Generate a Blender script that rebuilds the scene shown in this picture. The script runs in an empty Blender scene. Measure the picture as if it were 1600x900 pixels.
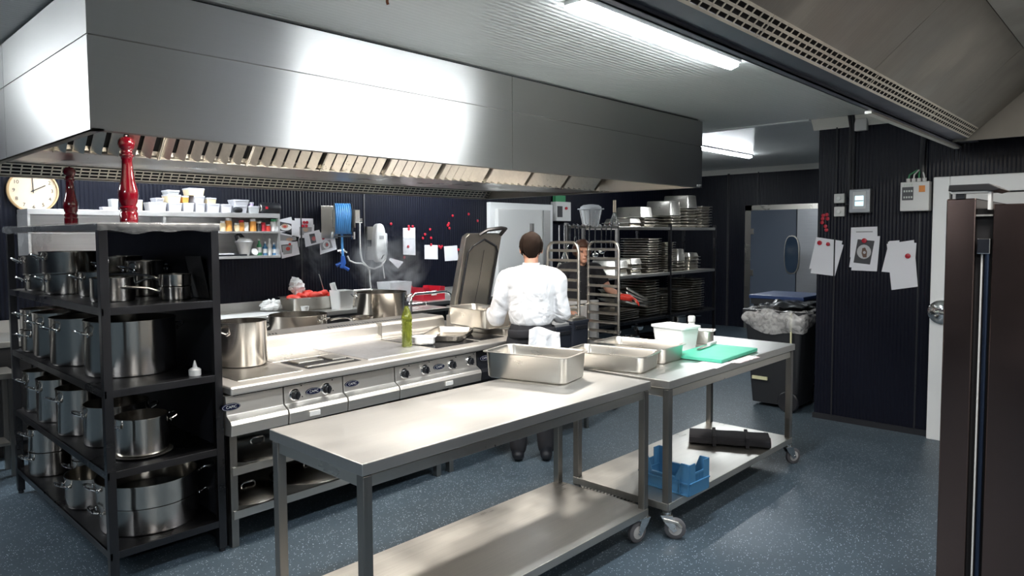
import bpy, bmesh, math, random
from mathutils import Vector, Matrix, noise
random.seed(7)
PI = math.pi
C = bpy.context.scene.collection
scn = bpy.context.scene

# ------------------------------------------------------------------ camera
F = 1088.3; H = 1.68; PIT = .0559; YAW = .7544; ROL = -.0049; CX = 800.; CY = 428.84
_f = Vector((math.cos(YAW)*math.cos(PIT), math.sin(YAW)*math.cos(PIT), -math.sin(PIT)))
_r0 = Vector((math.sin(YAW), -math.cos(YAW), 0)); _u0 = _r0.cross(_f)
_r = _r0*math.cos(ROL) + _u0*math.sin(ROL); _u = -_r0*math.sin(ROL) + _u0*math.cos(ROL)
cam_d = bpy.data.cameras.new('camera'); cam = bpy.data.objects.new('camera', cam_d); C.objects.link(cam)
M3 = Matrix((_r, _u, -_f)).transposed()
cam.matrix_world = Matrix.Translation((0, 0, H)) @ M3.to_4x4()
cam_d.sensor_width = 36; cam_d.lens = 36*F/1600; cam_d.shift_y = -(450-CY)/1600
cam_d.clip_start = .05
scn.camera = cam

def at(px, py, ax, v):
    """the place in the room seen at a photograph pixel, on the plane ax = v (measuring aid)"""
    i = 'xyz'.index(ax); d = _f*F + _r*(px-CX) - _u*(py-CY)
    o = Vector((0, 0, H))
    return o + d*((v-o[i])/d[i])

# ------------------------------------------------------------------ look, world, lights
vs = scn.view_settings
vs.view_transform = 'Standard'; vs.look = 'None'; vs.gamma = 1; vs.use_curve_mapping = False
vs.exposure = 0.8
w = bpy.data.worlds.new('world'); scn.world = w; w.use_nodes = True
w.node_tree.nodes['Background'].inputs[0].default_value = (.5, .6, .75, 1)
w.node_tree.nodes['Background'].inputs[1].default_value = .05

def area(name, loc, sx, sy, power, col=(1, .98, .95), rot=(0, 0, 0), spread=PI):
    l = bpy.data.lights.new(name, 'AREA'); l.shape = 'RECTANGLE'; l.size = sx; l.size_y = sy
    l.energy = power; l.color = col; l.spread = spread
    o = bpy.data.objects.new(name, l); C.objects.link(o); o.location = loc; o.rotation_euler = rot
    return o
# ceiling tubes: (x0, x1, y, z, watts)
TUBES = [(2.42, 3.93, 1.90, 2.70, 18), (-2.6, -1.1, 1.9, 2.70, 12), (8.3, 10.0, 4.55, 2.855, 18),
         (-1.3, .2, 6.3, 2.70, 26), (4.9, 6.4, 6.25, 2.70, 14), (1.6, 3.1, 6.3, 2.70, 8), (-.6, .9, -1.6, 2.70, 26)]  # last tube is unseen fill, added to brighten surfaces facing the camera
for i, (x0, x1, y, z, p) in enumerate(TUBES):
    area('tube_light', ((x0+x1)/2, y, z-.062), x1-x0-.04, .07, p, (.93, .98, 1.0))
for x in (1.75, 2.95, 4.15):      # luminaires inside the extractor hood
    area('hood_light', (x, 3.45, 2.47), .5, .12, 19, (1, .93, .84))
for x in (.4, 2.4, 4.4):  # unseen fill added inside the second hood to brighten table and range fronts
    area('hood_light', (x, .1, 2.76), .6, .2, 15, (1, .95, .88))

# ------------------------------------------------------------------ materials
MATS = {}
def nodes(m):
    m.use_nodes = True; nt = m.node_tree; return nt, nt.nodes['Principled BSDF']
def mat(name, col, rough=.5, metal=0., **k):
    if name in MATS: return MATS[name]
    m = bpy.data.materials.new(name); nt, b = nodes(m)
    b.inputs['Base Color'].default_value = (*col, 1); b.inputs['Roughness'].default_value = rough
    b.inputs['Metallic'].default_value = metal
    for kk, vv in k.items():
        kk = {'spec': 'Specular IOR Level', 'trans': 'Transmission Weight', 'alpha': 'Alpha', 'coat': 'Coat Weight', 'sss': 'Subsurface Weight',
              'ior': 'IOR', 'emit': 'Emission Strength', 'ecol': 'Emission Color', 'sheen': 'Sheen Weight'}[kk]
        b.inputs[kk].default_value = (*vv, 1) if kk == 'Emission Color' else vv
    # slight procedural variation of colour and gloss
    n = nt.nodes.new('ShaderNodeTexNoise'); n.inputs['Scale'].default_value = 9; n.inputs['Detail'].default_value = 3
    tc = nt.nodes.new('ShaderNodeTexCoord'); nt.links.new(tc.outputs['Object'], n.inputs['Vector'])
    mr = nt.nodes.new('ShaderNodeMapRange'); mr.inputs[3].default_value = max(.02, rough*.85); mr.inputs[4].default_value = min(1, rough*1.15)
    nt.links.new(n.outputs[0], mr.inputs[0]); nt.links.new(mr.outputs[0], b.inputs['Roughness'])
    MATS[name] = m; return m

def steel(name, col=(.62, .6, .57), rough=.3, aniso=0., brush=None, smudge=.12, tang='Z', bump=.02, var=1.):
    m = bpy.data.materials.new(name); nt, b = nodes(m); L = nt.links.new; N = nt.nodes.new
    b.inputs['Metallic'].default_value = 1
    tc = N('ShaderNodeTexCoord')
    n1 = N('ShaderNodeTexNoise'); n1.inputs['Scale'].default_value = 2.3; n1.inputs['Detail'].default_value = 5
    L(tc.outputs['Object'], n1.inputs['Vector'])
    mr = N('ShaderNodeMapRange'); mr.inputs[1].default_value = .3; mr.inputs[2].default_value = .7
    mr.inputs[3].default_value = rough-smudge*.6; mr.inputs[4].default_value = rough+smudge
    L(n1.outputs[0], mr.inputs[0])
    mp = N('ShaderNodeMapping'); mp.inputs['Scale'].default_value = brush or (4, 4, 240)
    L(tc.outputs['Object'], mp.inputs['Vector'])
    n2 = N('ShaderNodeTexNoise'); n2.inputs['Scale'].default_value = 1; n2.inputs['Detail'].default_value = 2
    L(mp.outputs[0], n2.inputs['Vector'])
    ad = N('ShaderNodeMath'); ad.operation = 'MULTIPLY_ADD'; ad.inputs[1].default_value = .14*var
    L(n2.outputs[0], ad.inputs[0]); L(mr.outputs[0], ad.inputs[2]); L(ad.outputs[0], b.inputs['Roughness'])
    cr = N('ShaderNodeMixRGB'); cr.inputs[1].default_value = (*[c*(1-.14*var) for c in col], 1); cr.inputs[2].default_value = (*[min(1, c*(1+.1*var)) for c in col], 1)
    L(n2.outputs[0], cr.inputs[0]); L(cr.outputs[0], b.inputs['Base Color'])
    bp = N('ShaderNodeBump'); bp.inputs['Strength'].default_value = bump; bp.inputs['Distance'].default_value = .002
    L(n2.outputs[0], bp.inputs['Height']); L(bp.outputs[0], b.inputs['Normal'])
    if aniso:
        b.inputs['Anisotropic Rotation'].default_value = .25
        b.inputs['Anisotropic'].default_value = aniso
        t = N('ShaderNodeTangent'); t.direction_type = 'RADIAL'; t.axis = tang; L(t.outputs[0], b.inputs['Tangent'])
    MATS[name] = m; return m

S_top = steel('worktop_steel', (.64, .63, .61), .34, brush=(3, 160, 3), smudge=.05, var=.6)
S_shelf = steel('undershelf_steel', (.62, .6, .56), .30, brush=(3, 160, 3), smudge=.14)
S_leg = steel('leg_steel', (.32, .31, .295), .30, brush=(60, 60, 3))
S_rack = steel('dark_rack_steel', (.075, .075, .082), .28, brush=(4, 4, 200), var=.3, bump=0)
S_hood = steel('hood_steel', (.60, .59, .57), .33, aniso=.92, brush=(2, 2, 260), smudge=.03, bump=0, var=.3)
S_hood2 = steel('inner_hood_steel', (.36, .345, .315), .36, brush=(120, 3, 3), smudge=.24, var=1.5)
S_grille = steel('grille_steel', (.80, .76, .68), .5, brush=(9, 9, 9), smudge=.05)
S_pot = steel('pot_steel', (.54, .51, .47), .17, aniso=.7, brush=(2, 2, 200), smudge=.03, bump=0, var=.12)
S_gn = steel('pan_steel', (.66, .63, .58), .27, brush=(60, 4, 60), smudge=.06, var=.4)
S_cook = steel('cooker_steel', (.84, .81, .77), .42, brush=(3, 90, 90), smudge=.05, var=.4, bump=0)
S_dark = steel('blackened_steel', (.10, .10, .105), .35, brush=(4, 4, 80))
S_door = steel('door_steel', (.36, .37, .39), .38, brush=(4, 4, 100))
S_fridge = steel('fridge_steel', (.20, .14, .125), .2, aniso=.6, brush=(4, 4, 160), smudge=.04, bump=0, var=.15)
S_chrome = mat('chrome', (.8, .8, .8), .12, 1.)
S_filter = steel('filter_steel', (.66, .63, .57), .28, brush=(60, 60, 4))
black = mat('black_plastic', (.012, .013, .017), .4)
blackm = mat('black_matte', (.006, .006, .008), .7)
rubber = mat('grey_rubber', (.10, .10, .11), .6)
white_p = mat('white_plastic', (.70, .70, .69), .35)
white_d = mat('white_enamel', (.84, .85, .85), .3)
paper = mat('paper', (.74, .74, .78), .8)
red_l = mat('red_lacquer', (.17, .002, .010), .12, coat=1.)
red_p = mat('red_plastic', (.55, .02, .04), .35)
magnet_m = mat('magnet_red', (.42, .012, .03), .35)
blue_p = mat('blue_crate_plastic', (.055, .19, .37), .4)
blue_h = mat('blue_hose', (.10, .36, .78), .4)
navy = mat('navy_badge', (.004, .006, .03), .7, spec=.1)
green_b = mat('cutting_board_green', (.07, .44, .29), .5)
cloth_w = mat('chef_cloth', (.74, .75, .78), .85)
_nt = cloth_w.node_tree; _n = _nt.nodes.new('ShaderNodeTexNoise'); _n.inputs['Scale'].default_value = 5; _n.inputs['Detail'].default_value = 2.5; _n.inputs['Distortion'].default_value = 1.6
_b = _nt.nodes.new('ShaderNodeBump'); _b.inputs['Strength'].default_value = .75; _b.inputs['Distance'].default_value = .05
_tc = _nt.nodes.new('ShaderNodeTexCoord'); _nt.links.new(_tc.outputs['Object'], _n.inputs['Vector']); _nt.links.new(_n.outputs[0], _b.inputs['Height']); _nt.links.new(_b.outputs[0], _nt.nodes['Principled BSDF'].inputs['Normal'])
cloth_b = mat('black_cloth', (.014, .014, .018), .85)
skin = mat('skin', (.56, .29, .20), .5, sss=.08)
hair_m = mat('dark_hair', (.018, .011, .008), .95, spec=.1)
clear = mat('frosted_clear_plastic', (.82, .84, .86), .3, alpha=.55)
glassy = mat('clear_glass', (.9, .95, .95), .08, alpha=.3)
orange_m = mat('orange_food', (.75, .33, .07), .5)
food_red = mat('red_food', (.75, .07, .05), .45)
pale_y = mat('pale_food', (.75, .62, .40), .6)
green_l = mat('green_label', (.05, .28, .12), .5)
lamp_m = mat('lamp_diffuser', (.9, .95, 1), .4, emit=42., ecol=(.88, .95, 1.))
oil_m = mat('olive_oil', (.20, .24, .03), .12, trans=.7, coat=.5)
cream = mat('cream_face', (.66, .54, .40), .5)
wood = mat('pale_wood', (.50, .33, .17), .5)
ink = mat('ink', (.03, .03, .035), .6)
photo_d = mat('photo_print_dark', (.05, .05, .055), .4)
photo_g = mat('photo_print_grey', (.30, .30, .31), .4)
glove = mat('red_glove', (.75, .05, .03), .4)
screen = mat('lit_screen', (.3, .5, .6), .3, emit=.9, ecol=(.55, .8, .9))
glassceramic = mat('dark_glass_hob', (.02, .02, .022), .08)
tube_w = mat('white_hose', (.7, .7, .68), .45)

def ribbed(name, col, axis, period, rough, depth=.004, strength=.55, spec=.5):
    m = bpy.data.materials.new(name); nt, b = nodes(m); L = nt.links.new; N = nt.nodes.new
    b.inputs['Base Color'].default_value = (*col, 1); b.inputs['Roughness'].default_value = rough
    b.inputs['Specular IOR Level'].default_value = spec
    tc = N('ShaderNodeTexCoord'); sp = N('ShaderNodeSeparateXYZ'); L(tc.outputs['Object'], sp.inputs[0])
    mu = N('ShaderNodeMath'); mu.operation = 'MULTIPLY'; mu.inputs[1].default_value = 2*PI/period; L(sp.outputs['XYZ'.index(axis)], mu.inputs[0])
    si = N('ShaderNodeMath'); si.operation = 'SINE'; L(mu.outputs[0], si.inputs[0])
    bp = N('ShaderNodeBump'); bp.inputs['Strength'].default_value = strength; bp.inputs['Distance'].default_value = depth
    L(si.outputs[0], bp.inputs['Height']); L(bp.outputs[0], b.inputs['Normal'])
    MATS[name] = m; return m
wall_x = ribbed('navy_ribbed_panel', (.0038, .0048, .0115), 'Y', .028, .36, spec=.28)
wall_y = ribbed('navy_ribbed_panel_back', (.0038, .0048, .0115), 'X', .035, .40, spec=.22)
ceil_m = ribbed('white_ribbed_ceiling', (.72, .74, .72), 'Y', .035, .28, .0015, .5)

def floor_mat():
    m = bpy.data.materials.new('speckled_safety_floor'); nt, b = nodes(m); L = nt.links.new; N = nt.nodes.new
    tc = N('ShaderNodeTexCoord')
    v = N('ShaderNodeTexVoronoi'); v.inputs['Scale'].default_value = 110; L(tc.outputs['Object'], v.inputs['Vector'])
    sc = N('ShaderNodeSeparateColor'); L(v.outputs['Color'], sc.inputs[0])
    gt = N('ShaderNodeMath'); gt.operation = 'GREATER_THAN'; gt.inputs[1].default_value = .74; L(sc.outputs[0], gt.inputs[0])
    lt = N('ShaderNodeMath'); lt.operation = 'LESS_THAN'; lt.inputs[1].default_value = .28; L(v.outputs['Distance'], lt.inputs[0])
    mu = N('ShaderNodeMath'); mu.operation = 'MULTIPLY'; L(gt.outputs[0], mu.inputs[0]); L(lt.outputs[0], mu.inputs[1])
    n = N('ShaderNodeTexNoise'); n.inputs['Scale'].default_value = 3; n.inputs['Detail'].default_value = 6; L(tc.outputs['Object'], n.inputs['Vector'])
    cr = N('ShaderNodeMixRGB'); cr.inputs[1].default_value = (.032, .048, .064, 1); cr.inputs[2].default_value = (.068, .096, .120, 1); L(n.outputs[0], cr.inputs[0])
    c2 = N('ShaderNodeMixRGB'); c2.inputs[2].default_value = (.42, .50, .56, 1); L(mu.outputs[0], c2.inputs[0]); L(cr.outputs[0], c2.inputs[1])
    L(c2.outputs[0], b.inputs['Base Color'])
    n2 = N('ShaderNodeTexNoise'); n2.inputs['Scale'].default_value = 130; L(tc.outputs['Object'], n2.inputs['Vector'])
    bp = N('ShaderNodeBump'); bp.inputs['Strength'].default_value = .35; bp.inputs['Distance'].default_value = .002
    L(n2.outputs[0], bp.inputs['Height']); L(bp.outputs[0], b.inputs['Normal'])
    b.inputs['Roughness'].default_value = .42
    return m
floor_m = floor_mat()

def film_mat(name, alpha, col=(.8, .82, .84)):
    m = bpy.data.materials.new(name); nt, b = nodes(m); L = nt.links.new; N = nt.nodes.new
    b.inputs['Base Color'].default_value = (*col, 1); b.inputs['Roughness'].default_value = .15
    b.inputs['Specular IOR Level'].default_value = 1
    tc = N('ShaderNodeTexCoord'); n = N('ShaderNodeTexNoise'); n.inputs['Scale'].default_value = 14; n.inputs['Detail'].default_value = 6
    n.inputs['Distortion'].default_value = 1.5
    L(tc.outputs['Object'], n.inputs['Vector'])
    mr = N('ShaderNodeMapRange'); mr.inputs[1].default_value = .4; mr.inputs[2].default_value = .75; mr.inputs[3].default_value = alpha*.7; mr.inputs[4].default_value = min(1, alpha*1.6)
    n.inputs['Roughness'].default_value = .4; L(n.outputs[0], mr.inputs[0]); L(mr.outputs[0], b.inputs['Alpha'])
    bp = N('ShaderNodeBump'); bp.inputs['Strength'].default_value = .8; bp.inputs['Distance'].default_value = .01
    L(n.outputs[0], bp.inputs['Height']); L(bp.outputs[0], b.inputs['Normal'])
    return m
film_m = film_mat('cling_film', .13)
bag_m = film_mat('clear_bin_bag', .42, (.9, .9, .9))

# ------------------------------------------------------------------ mesh builder
class MB:
    def __init__(s, o=(0, 0, 0)): s.bm = bmesh.new(); s.o = Vector(o); s.T = Matrix.Identity(4)
    def v(s, p): return s.bm.verts.new((s.T @ Vector(p)) - s.o)
    def face(s, pts):
        try: return s.bm.faces.new([s.v(p) for p in pts])
        except ValueError: return None
    def box(s, x0, x1, y0, y1, z0, z1):
        P = [s.v((x, y, z)) for z in (z0, z1) for y in (y0, y1) for x in (x0, x1)]
        for f in ((0, 2, 3, 1), (4, 5, 7, 6), (0, 1, 5, 4), (2, 6, 7, 3), (0, 4, 6, 2), (1, 3, 7, 5)):
            s.bm.faces.new([P[i] for i in f])
        return s
    def loft(s, loops, cap0=True, cap1=True, closed=False):
        R = [[s.v(p) for p in l] for l in loops]; n = len(R[0])
        if closed: R.append(R[0])
        for a, b in zip(R, R[1:]):
            for i in range(n):
                j = (i+1) % n
                s.bm.faces.new((a[i], a[j], b[j], b[i]))
        if not closed:
            if cap0: s.bm.faces.new(R[0][::-1])
            if cap1: s.bm.faces.new(R[-1])
        return s
    def lathe(s, prof, c=(0, 0, 0), seg=32, cap0=True, cap1=True, axis='z'):
        loops = []
        for r, z in prof:
            l = []
            for k in range(seg):
                a = 2*PI*k/seg; p = (r*math.cos(a), r*math.sin(a), z)
                if axis == 'x': p = (p[2], p[0], p[1])
                if axis == 'y': p = (p[1], p[2], p[0])
                l.append((c[0]+p[0], c[1]+p[1], c[2]+p[2]))
            loops.append(l)
        return s.loft(loops, cap0, cap1)
    def cyl(s, c, r, h, axis='z', seg=20, r2=None):
        return s.lathe([(r, 0), (r2 if r2 is not None else r, h)], c, seg, axis=axis)
    def tube(s, pts, r, seg=8, caps=True):
        pts = [Vector(p) for p in pts]; loops = []; up = None
        for i, p in enumerate(pts):
            t = (pts[min(i+1, len(pts)-1)] - pts[max(i-1, 0)]).normalized()
            if up is None: up = t.orthogonal().normalized()
            up = (up - t*up.dot(t)).normalized(); sd = t.cross(up)
            rr = r[i] if isinstance(r, (list, tuple)) else r
            loops.append([p + (up*math.cos(2*PI*k/seg) + sd*math.sin(2*PI*k/seg))*rr for k in range(seg)])
        return s.loft(loops, caps, caps)
    def prism(s, poly, ax, a0, a1):
        def P(u, v, w): return {'x': (w, u, v), 'y': (u, w, v), 'z': (u, v, w)}[ax]
        return s.loft([[P(u, v, a0) for u, v in poly], [P(u, v, a1) for u, v in poly]])
    def sph(s, c, r, seg=16, rings=10):
        rx, ry, rz = r if isinstance(r, (tuple, list)) else (r, r, r)
        loops = []
        for i in range(1, rings):
            a = PI*i/rings
            loops.append([(c[0]+rx*math.sin(a)*math.cos(2*PI*k/seg), c[1]+ry*math.sin(a)*math.sin(2*PI*k/seg), c[2]-rz*math.cos(a)) for k in range(seg)])
        return s.loft(loops)
    def build(s, name, m, parent=None, bevel=0, smooth=None, label=None, solid=0):
        bm = s.bm; bmesh.ops.recalc_face_normals(bm, faces=bm.faces)
        me = bpy.data.meshes.new(name); bm.to_mesh(me); bm.free()
        me.materials.append(m)
        o = bpy.data.objects.new(name, me); C.objects.link(o); o.location = s.o
        if parent is not None: o.parent = parent; o.location = (0, 0, 0) if (s.o - parent.location).length < 1e-6 or s.o.length == 0 else s.o - parent.location
        if smooth is not None:
            me.polygons.foreach_set('use_smooth', [True]*len(me.polygons))
            me.set_sharp_from_angle(angle=smooth)
        if solid:
            md = o.modifiers.new('s', 'SOLIDIFY'); md.thickness = solid
        if bevel:
            md = o.modifiers.new('b', 'BEVEL'); md.width = bevel; md.segments = 2; md.limit_method = 'ANGLE'
        if label: o['label'] = label
        return o
_ts = bpy.data.scenes.new('scratch')
def evaluated(o):
    """the object's mesh with its modifiers applied, evaluated in a scratch scene of its own"""
    for c in list(o.users_collection): c.objects.unlink(o)
    _ts.collection.objects.link(o); vl = _ts.view_layers[0]; vl.update()
    return bpy.data.meshes.new_from_object(o.evaluated_get(vl.depsgraph))
SM = math.radians(40)
def tag(o, label, cat, group=None):
    o['label'] = label; o['category'] = cat
    if group: o['group'] = group
    return o
def thing(name, label, cat, loc=(0, 0, 0), rz=0, group=None):
    o = bpy.data.objects.new(name, None); C.objects.link(o); o.empty_display_size = .1
    o.location = loc; o.rotation_euler = (0, 0, rz); return tag(o, label, cat, group)
def struct(o): o['kind'] = 'structure'; return o
def stuff(o): o['kind'] = 'stuff'; return o
def dup(root, loc, rot=0, label=None, group=None):
    r = root.copy(); C.objects.link(r); r.location = loc
    r.rotation_euler = rot if isinstance(rot, (tuple, list)) else (0, 0, rot)
    if label: r['label'] = label
    if group: r['group'] = group
    for ch in list(root.children):
        c = ch.copy(); C.objects.link(c); c.parent = r
        for g in list(ch.children):
            d = g.copy(); C.objects.link(d); d.parent = c
    return r
def text_bm(mb, txt, size, fn, extrude=.001):
    """lettering: outlines in the local plane (u right, v up) mapped by fn(u, v, depth)"""
    cu = bpy.data.curves.new('t', 'FONT'); cu.body = txt; cu.size = size; cu.align_x = 'CENTER'; cu.align_y = 'CENTER'; cu.resolution_u = 3
    o = bpy.data.objects.new('t', cu); me = evaluated(o)
    vs_ = [mb.v(fn(v.co.x, v.co.y)) for v in me.vertices]
    for p in me.polygons:
        try: mb.bm.faces.new([vs_[i] for i in p.vertices])
        except ValueError: pass
    bpy.data.objects.remove(o); bpy.data.curves.remove(cu); bpy.data.meshes.remove(me)
def rrect(hx, hy, r, z, cx=0, cy=0, n=4):
    out = []
    for sx, sy, a0 in ((1, 1, 0), (-1, 1, PI/2), (-1, -1, PI), (1, -1, 3*PI/2)):
        for k in range(n+1):
            a = a0 + (PI/2)*k/n
            out.append((cx+sx*(hx-r)+r*math.cos(a), cy+sy*(hy-r)+r*math.sin(a), z))
    return out

# ================================================================== the room
CE = 2.70; CF = 2.855
def wallbox(name, m, *b):
    return struct(MB().box(*b).build(name, m))
wallbox('floor', floor_m, -3.6, 12.2, -3.2, 7.2, -.1, 0)
wallbox('ceiling', ceil_m, -3.6, 6.42, 1.20, 7.2, CE, CE+.5)
wallbox('ceiling_front', ceil_m, -3.6, 6.42, -3.2, -.22, CE, CE+.5)
wallbox('ceiling_left', ceil_m, -3.6, -1.5, -.22, 1.20, CE, CE+.5)
wallbox('ceiling_right', ceil_m, 6.10, 6.5, -.22, 1.20, CE, CE+.5)
wallbox('ceiling_far', ceil_m, 6.42, 12.2, 2.2, 7.2, CF, CF+.5)
wallbox('wall_back', wall_y, -3.6, 12.2, 7.0, 7.2, 0, 3.2)
wallbox('wall_far', wall_x, 12.0, 12.2, 2.2, 7.0, 0, 3.2)
wallbox('wall_right', wall_x, 6.5, 12.2, -3.2, 2.31, 0, 3.2)
wallbox('wall_left', wall_x, -3.7, -3.5, -3.2, 7.2, 0, 3.2)
wallbox('wall_front', mat('light_grey_wall', (.42, .40, .37), .5), -3.6, 6.6, -3.2, -3.0, 0, 3.2)
wallbox('baseboard_right', black, 6.485, 6.5, 1.40, 2.32, 0, .05)
# white coving round the ceiling edges
def coving(name, y0, y1, x, z):
    poly = [(x, z), (x-.07, z), (x-.05, z-.025), (x-.02, z-.06), (x, z-.09)]
    mb = MB(); mb.prism([(a, b) for a, b in poly], 'y', y0, y1)
    return struct(mb.build(name, mat('cove_white', (.74, .72, .66), .65)))
coving('trim_1', -3, 2.36, 6.5, CE)
coving('trim_2', 2.31, 7, 12.0, CF)
mb = MB(); mb.box(6.38, 6.44, 2.36, 7.0, CE-.012, CE+.02); struct(mb.build('trim_3', white_d, bevel=.004))
# seams between wall panels
for i, (px, py) in enumerate([(1306, 300), (1440, 250)]):
    p = at(px, py, 'x', 6.5); struct(MB().box(6.494, 6.502, p.y-.006, p.y+.006, .05, 2.62).build('trim_%d' % (4+i), black))
for i, (px, py) in enumerate([(471, 400), (569, 360)]):
    p = at(px, py, 'y', 7); struct(MB().box(p.x-.008, p.x+.008, 6.99, 7.002, 0, 2.7).build('trim_%d' % (6+i), S_dark))
struct(MB().box(11.985, 12.002, 5.83, 5.87, 0, 2.78).build('trim_8', S_dark))
p = at(1185, 300, 'x', 12); struct(MB().box(11.99, 12.002, p.y-.01, p.y+.01, 2.18, 2.8).build('trim_9', S_dark))
# floor drain
d = thing('floor_drain', 'slotted steel floor drain set in the blue floor below the wheeled table', 'drain', (3.62, 2.58, 0))
MB().box(-.05, .05, -.19, .19, 0, .004).build('drain_tray', blackm, d)
mb = MB(); mb.box(-.065, -.045, -.2, .2, 0, .01); mb.box(.045, .065, -.2, .2, 0, .01); mb.box(-.065, .065, -.21, -.19, 0, .01); mb.box(-.065, .065, .19, .21, 0, .01)
for k in range(14): mb.box(-.05, .05, -.18+k*.027, -.168+k*.027, .001, .009)
mb.box(-.006, .006, -.19, .19, .001, .009)
mb.build('grate', S_shelf, d)

# ---- cold room door in the back wall
d = struct(MB().box(6.93, 8.30, 6.93, 7.0, 0, 2.15).build('door_1', white_d, bevel=.008))
x0, x1 = 7.02, 8.14
struct(MB().box(x0, x1, 6.86, 6.93, .05, 2.06).build('door_2', white_p, bevel=.012))
mb = MB(); mb.box(7.98, 8.13, 6.835, 6.862, .05, 2.055); mb.build('door_edge_strip', steel('strip_steel', (.5, .5, .5), .4), None).name = 'trim_10'
bpy.data.objects['trim_10']['kind'] = 'structure'
k = thing('cold_room_controller', 'white control box with small display and red switch beside the white cold room door', 'control box', (8.50, 6.95, 1.90))
MB().box(-.17, .19, -.07, .05, 0, .30).build('housing', white_p, k, bevel=.008)
MB().box(-.15, -.03, -.076, -.07, .06, .23).build('display', photo_d, k)
MB().cyl((.06, -.07, .20), .022, -.02, 'y').build('switch', red_p, k)
MB().box(-.14, .1, -.03, .03, .30, .40).build('terminal_block', green_l, k)
# ---- cold room door in the right wall
mb = MB(); mb.box(6.42, 6.5, 1.27, 1.385, 0, 2.13); mb.box(6.42, 6.5, -.40, 1.27, 2.0, 2.13); mb.box(6.42, 6.5, -.52, -.40, 0, 2.13)
struct(mb.build('door_3', white_d, bevel=.006))
struct(MB().box(6.44, 6.5, -.39, 1.25, .01, 1.99).build('door_4', white_p, bevel=.01))
mb = MB(); mb.box(6.425, 6.445, 1.225, 1.25, .01, 1.99); struct(mb.build('trim_11', S_leg))
h = thing('cold_room_latch', 'round chrome latch on the white cold room door behind the dark steel fridge', 'latch', (6.42, 1.30, 1.05))
MB().lathe([(.10, 0), (.095, -.02), (.06, -.045), (.02, -.05)], (0, 0, 0), axis='x').build('escutcheon', S_chrome, h, smooth=SM)
MB().tube([(-.04, 0, 0), (-.09, -.01, 0), (-.10, -.08, -.01), (-.10, -.18, -.02)], .012).build('lever', S_chrome, h, smooth=SM)
# ---- swing door in the far wall
mb = MB(); mb.box(11.93, 12.0, 5.38, 5.50, 0, 2.19); mb.box(11.93, 12.0, 3.3, 5.50, 2.10, 2.19)
struct(mb.build('door_5', S_gn))
slate = mat('slate_door', (.085, .105, .14), .45)
dd = struct(MB().box(11.90, 11.95, 4.58, 5.38, .02, 2.10).build('door_6', slate, bevel=.004))
struct(MB().box(11.92, 11.96, 3.3, 4.575, .02, 2.10).build('door_7', S_door, bevel=.004))
p = at(1237, 398, 'x', 11.9)
el = [(p.y+.13*math.copysign(abs(math.cos(a))**.7, math.cos(a)), p.z+.33*math.copysign(abs(math.sin(a))**.8, math.sin(a))) for a in [2*PI*k/28 for k in range(28)]]
mb = MB(); mb.prism(el, 'x', 11.892, 11.902); struct(mb.build('window_frame', S_gn, dd)).name = 'window_1'
mb = MB(); mb.prism([(p.y+(a-p.y)*.88, p.z+(b-p.z)*.94) for a, b in el], 'x', 11.885, 11.895); struct(mb.build('window_2', mat('dark_window_glass', (.03, .05, .08), .1), dd))
mb = MB(); mb.box(11.88, 11.9, 5.32, 5.37, 1.68, 1.78); mb.box(11.88, 11.9, 5.32, 5.37, .95, 1.05); struct(mb.build('trim_12', S_gn, dd))

# ---- ceiling tubes
for i, (x0, x1, y, z, pw) in enumerate(TUBES):
    lab = ['long lit tube lamp on the ceiling between the two hoods', 'lit tube lamp on the ceiling left of the big hood',
           'lit tube lamp on the far ceiling in front of the swing door', 'lit tube lamp over the back left of the room by the clock wall',
           'lit tube lamp behind the big hood above the white cold room door', 'lit tube lamp behind the big hood above the wall shelf', 'unseen tube lamp added behind the camera as front fill'][i]
    t = thing('ceiling_lamp', lab, 'lamp', ((x0+x1)/2, y, z), 0, 'tube lamps on the ceiling')
    L2 = (x1-x0)/2
    MB().box(-L2, L2, -.055, .055, -.02, 0).build('lamp_base', white_p, t, bevel=.004)
    mb = MB(); mb.loft([[(-L2+e, -.045*s, -.02), (-L2+e, -.04*s, -.04), (-L2+e, 0, -.055*s), (-L2+e, .04*s, -.04), (-L2+e, .045*s, -.02)] for e, s in ((.01, .9), (.02, 1), (2*L2-.02, 1), (2*L2-.01, .9))])
    mb.build('diffuser', lamp_m, t, smooth=SM)

# ================================================================== extractor hood over the cooking island
HX0, HX1, HY0, HY1, HZ0, HZ1 = .87, 5.75, 3.06, 5.85, 2.10, 2.685
hd = thing('extractor_hood', 'large brushed steel island extractor hood hanging over the cooking range', 'extractor hood', (HX0, HY0, HZ0))
O_ = (HX0, HY0, HZ0); MS = 2.465; VX = 3.265; g = .0025
def hp(nm, m, *b, **k): return MB(O_).box(*b).build(nm, m, hd, **k)
for (a, b_) in ((HX0, VX-g), (VX+g, HX1)):
    hp('skirt_panel', S_hood, a, b_, HY0, HY0+.004, HZ0, MS-g)
    hp('skirt_panel', S_hood, a, b_, HY0, HY0+.004, MS+g, HZ1)
for (a, b_) in ((HY0+.004, 4.45-g), (4.45+g, HY1)):
    hp('end_panel', S_hood, HX0, HX0+.004, a, b_, HZ0, MS-g); hp('end_panel', S_hood, HX0, HX0+.004, a, b_, MS+g, HZ1)
    hp('end_panel', S_hood, HX1-.004, HX1, a, b_, HZ0, MS-g); hp('end_panel', S_hood, HX1-.004, HX1, a, b_, MS+g, HZ1)
hp('skirt_panel', S_hood, HX0, HX1, HY1-.004, HY1, HZ0, HZ1)
mb = MB(O_)      # inner lining and bottom flange
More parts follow.
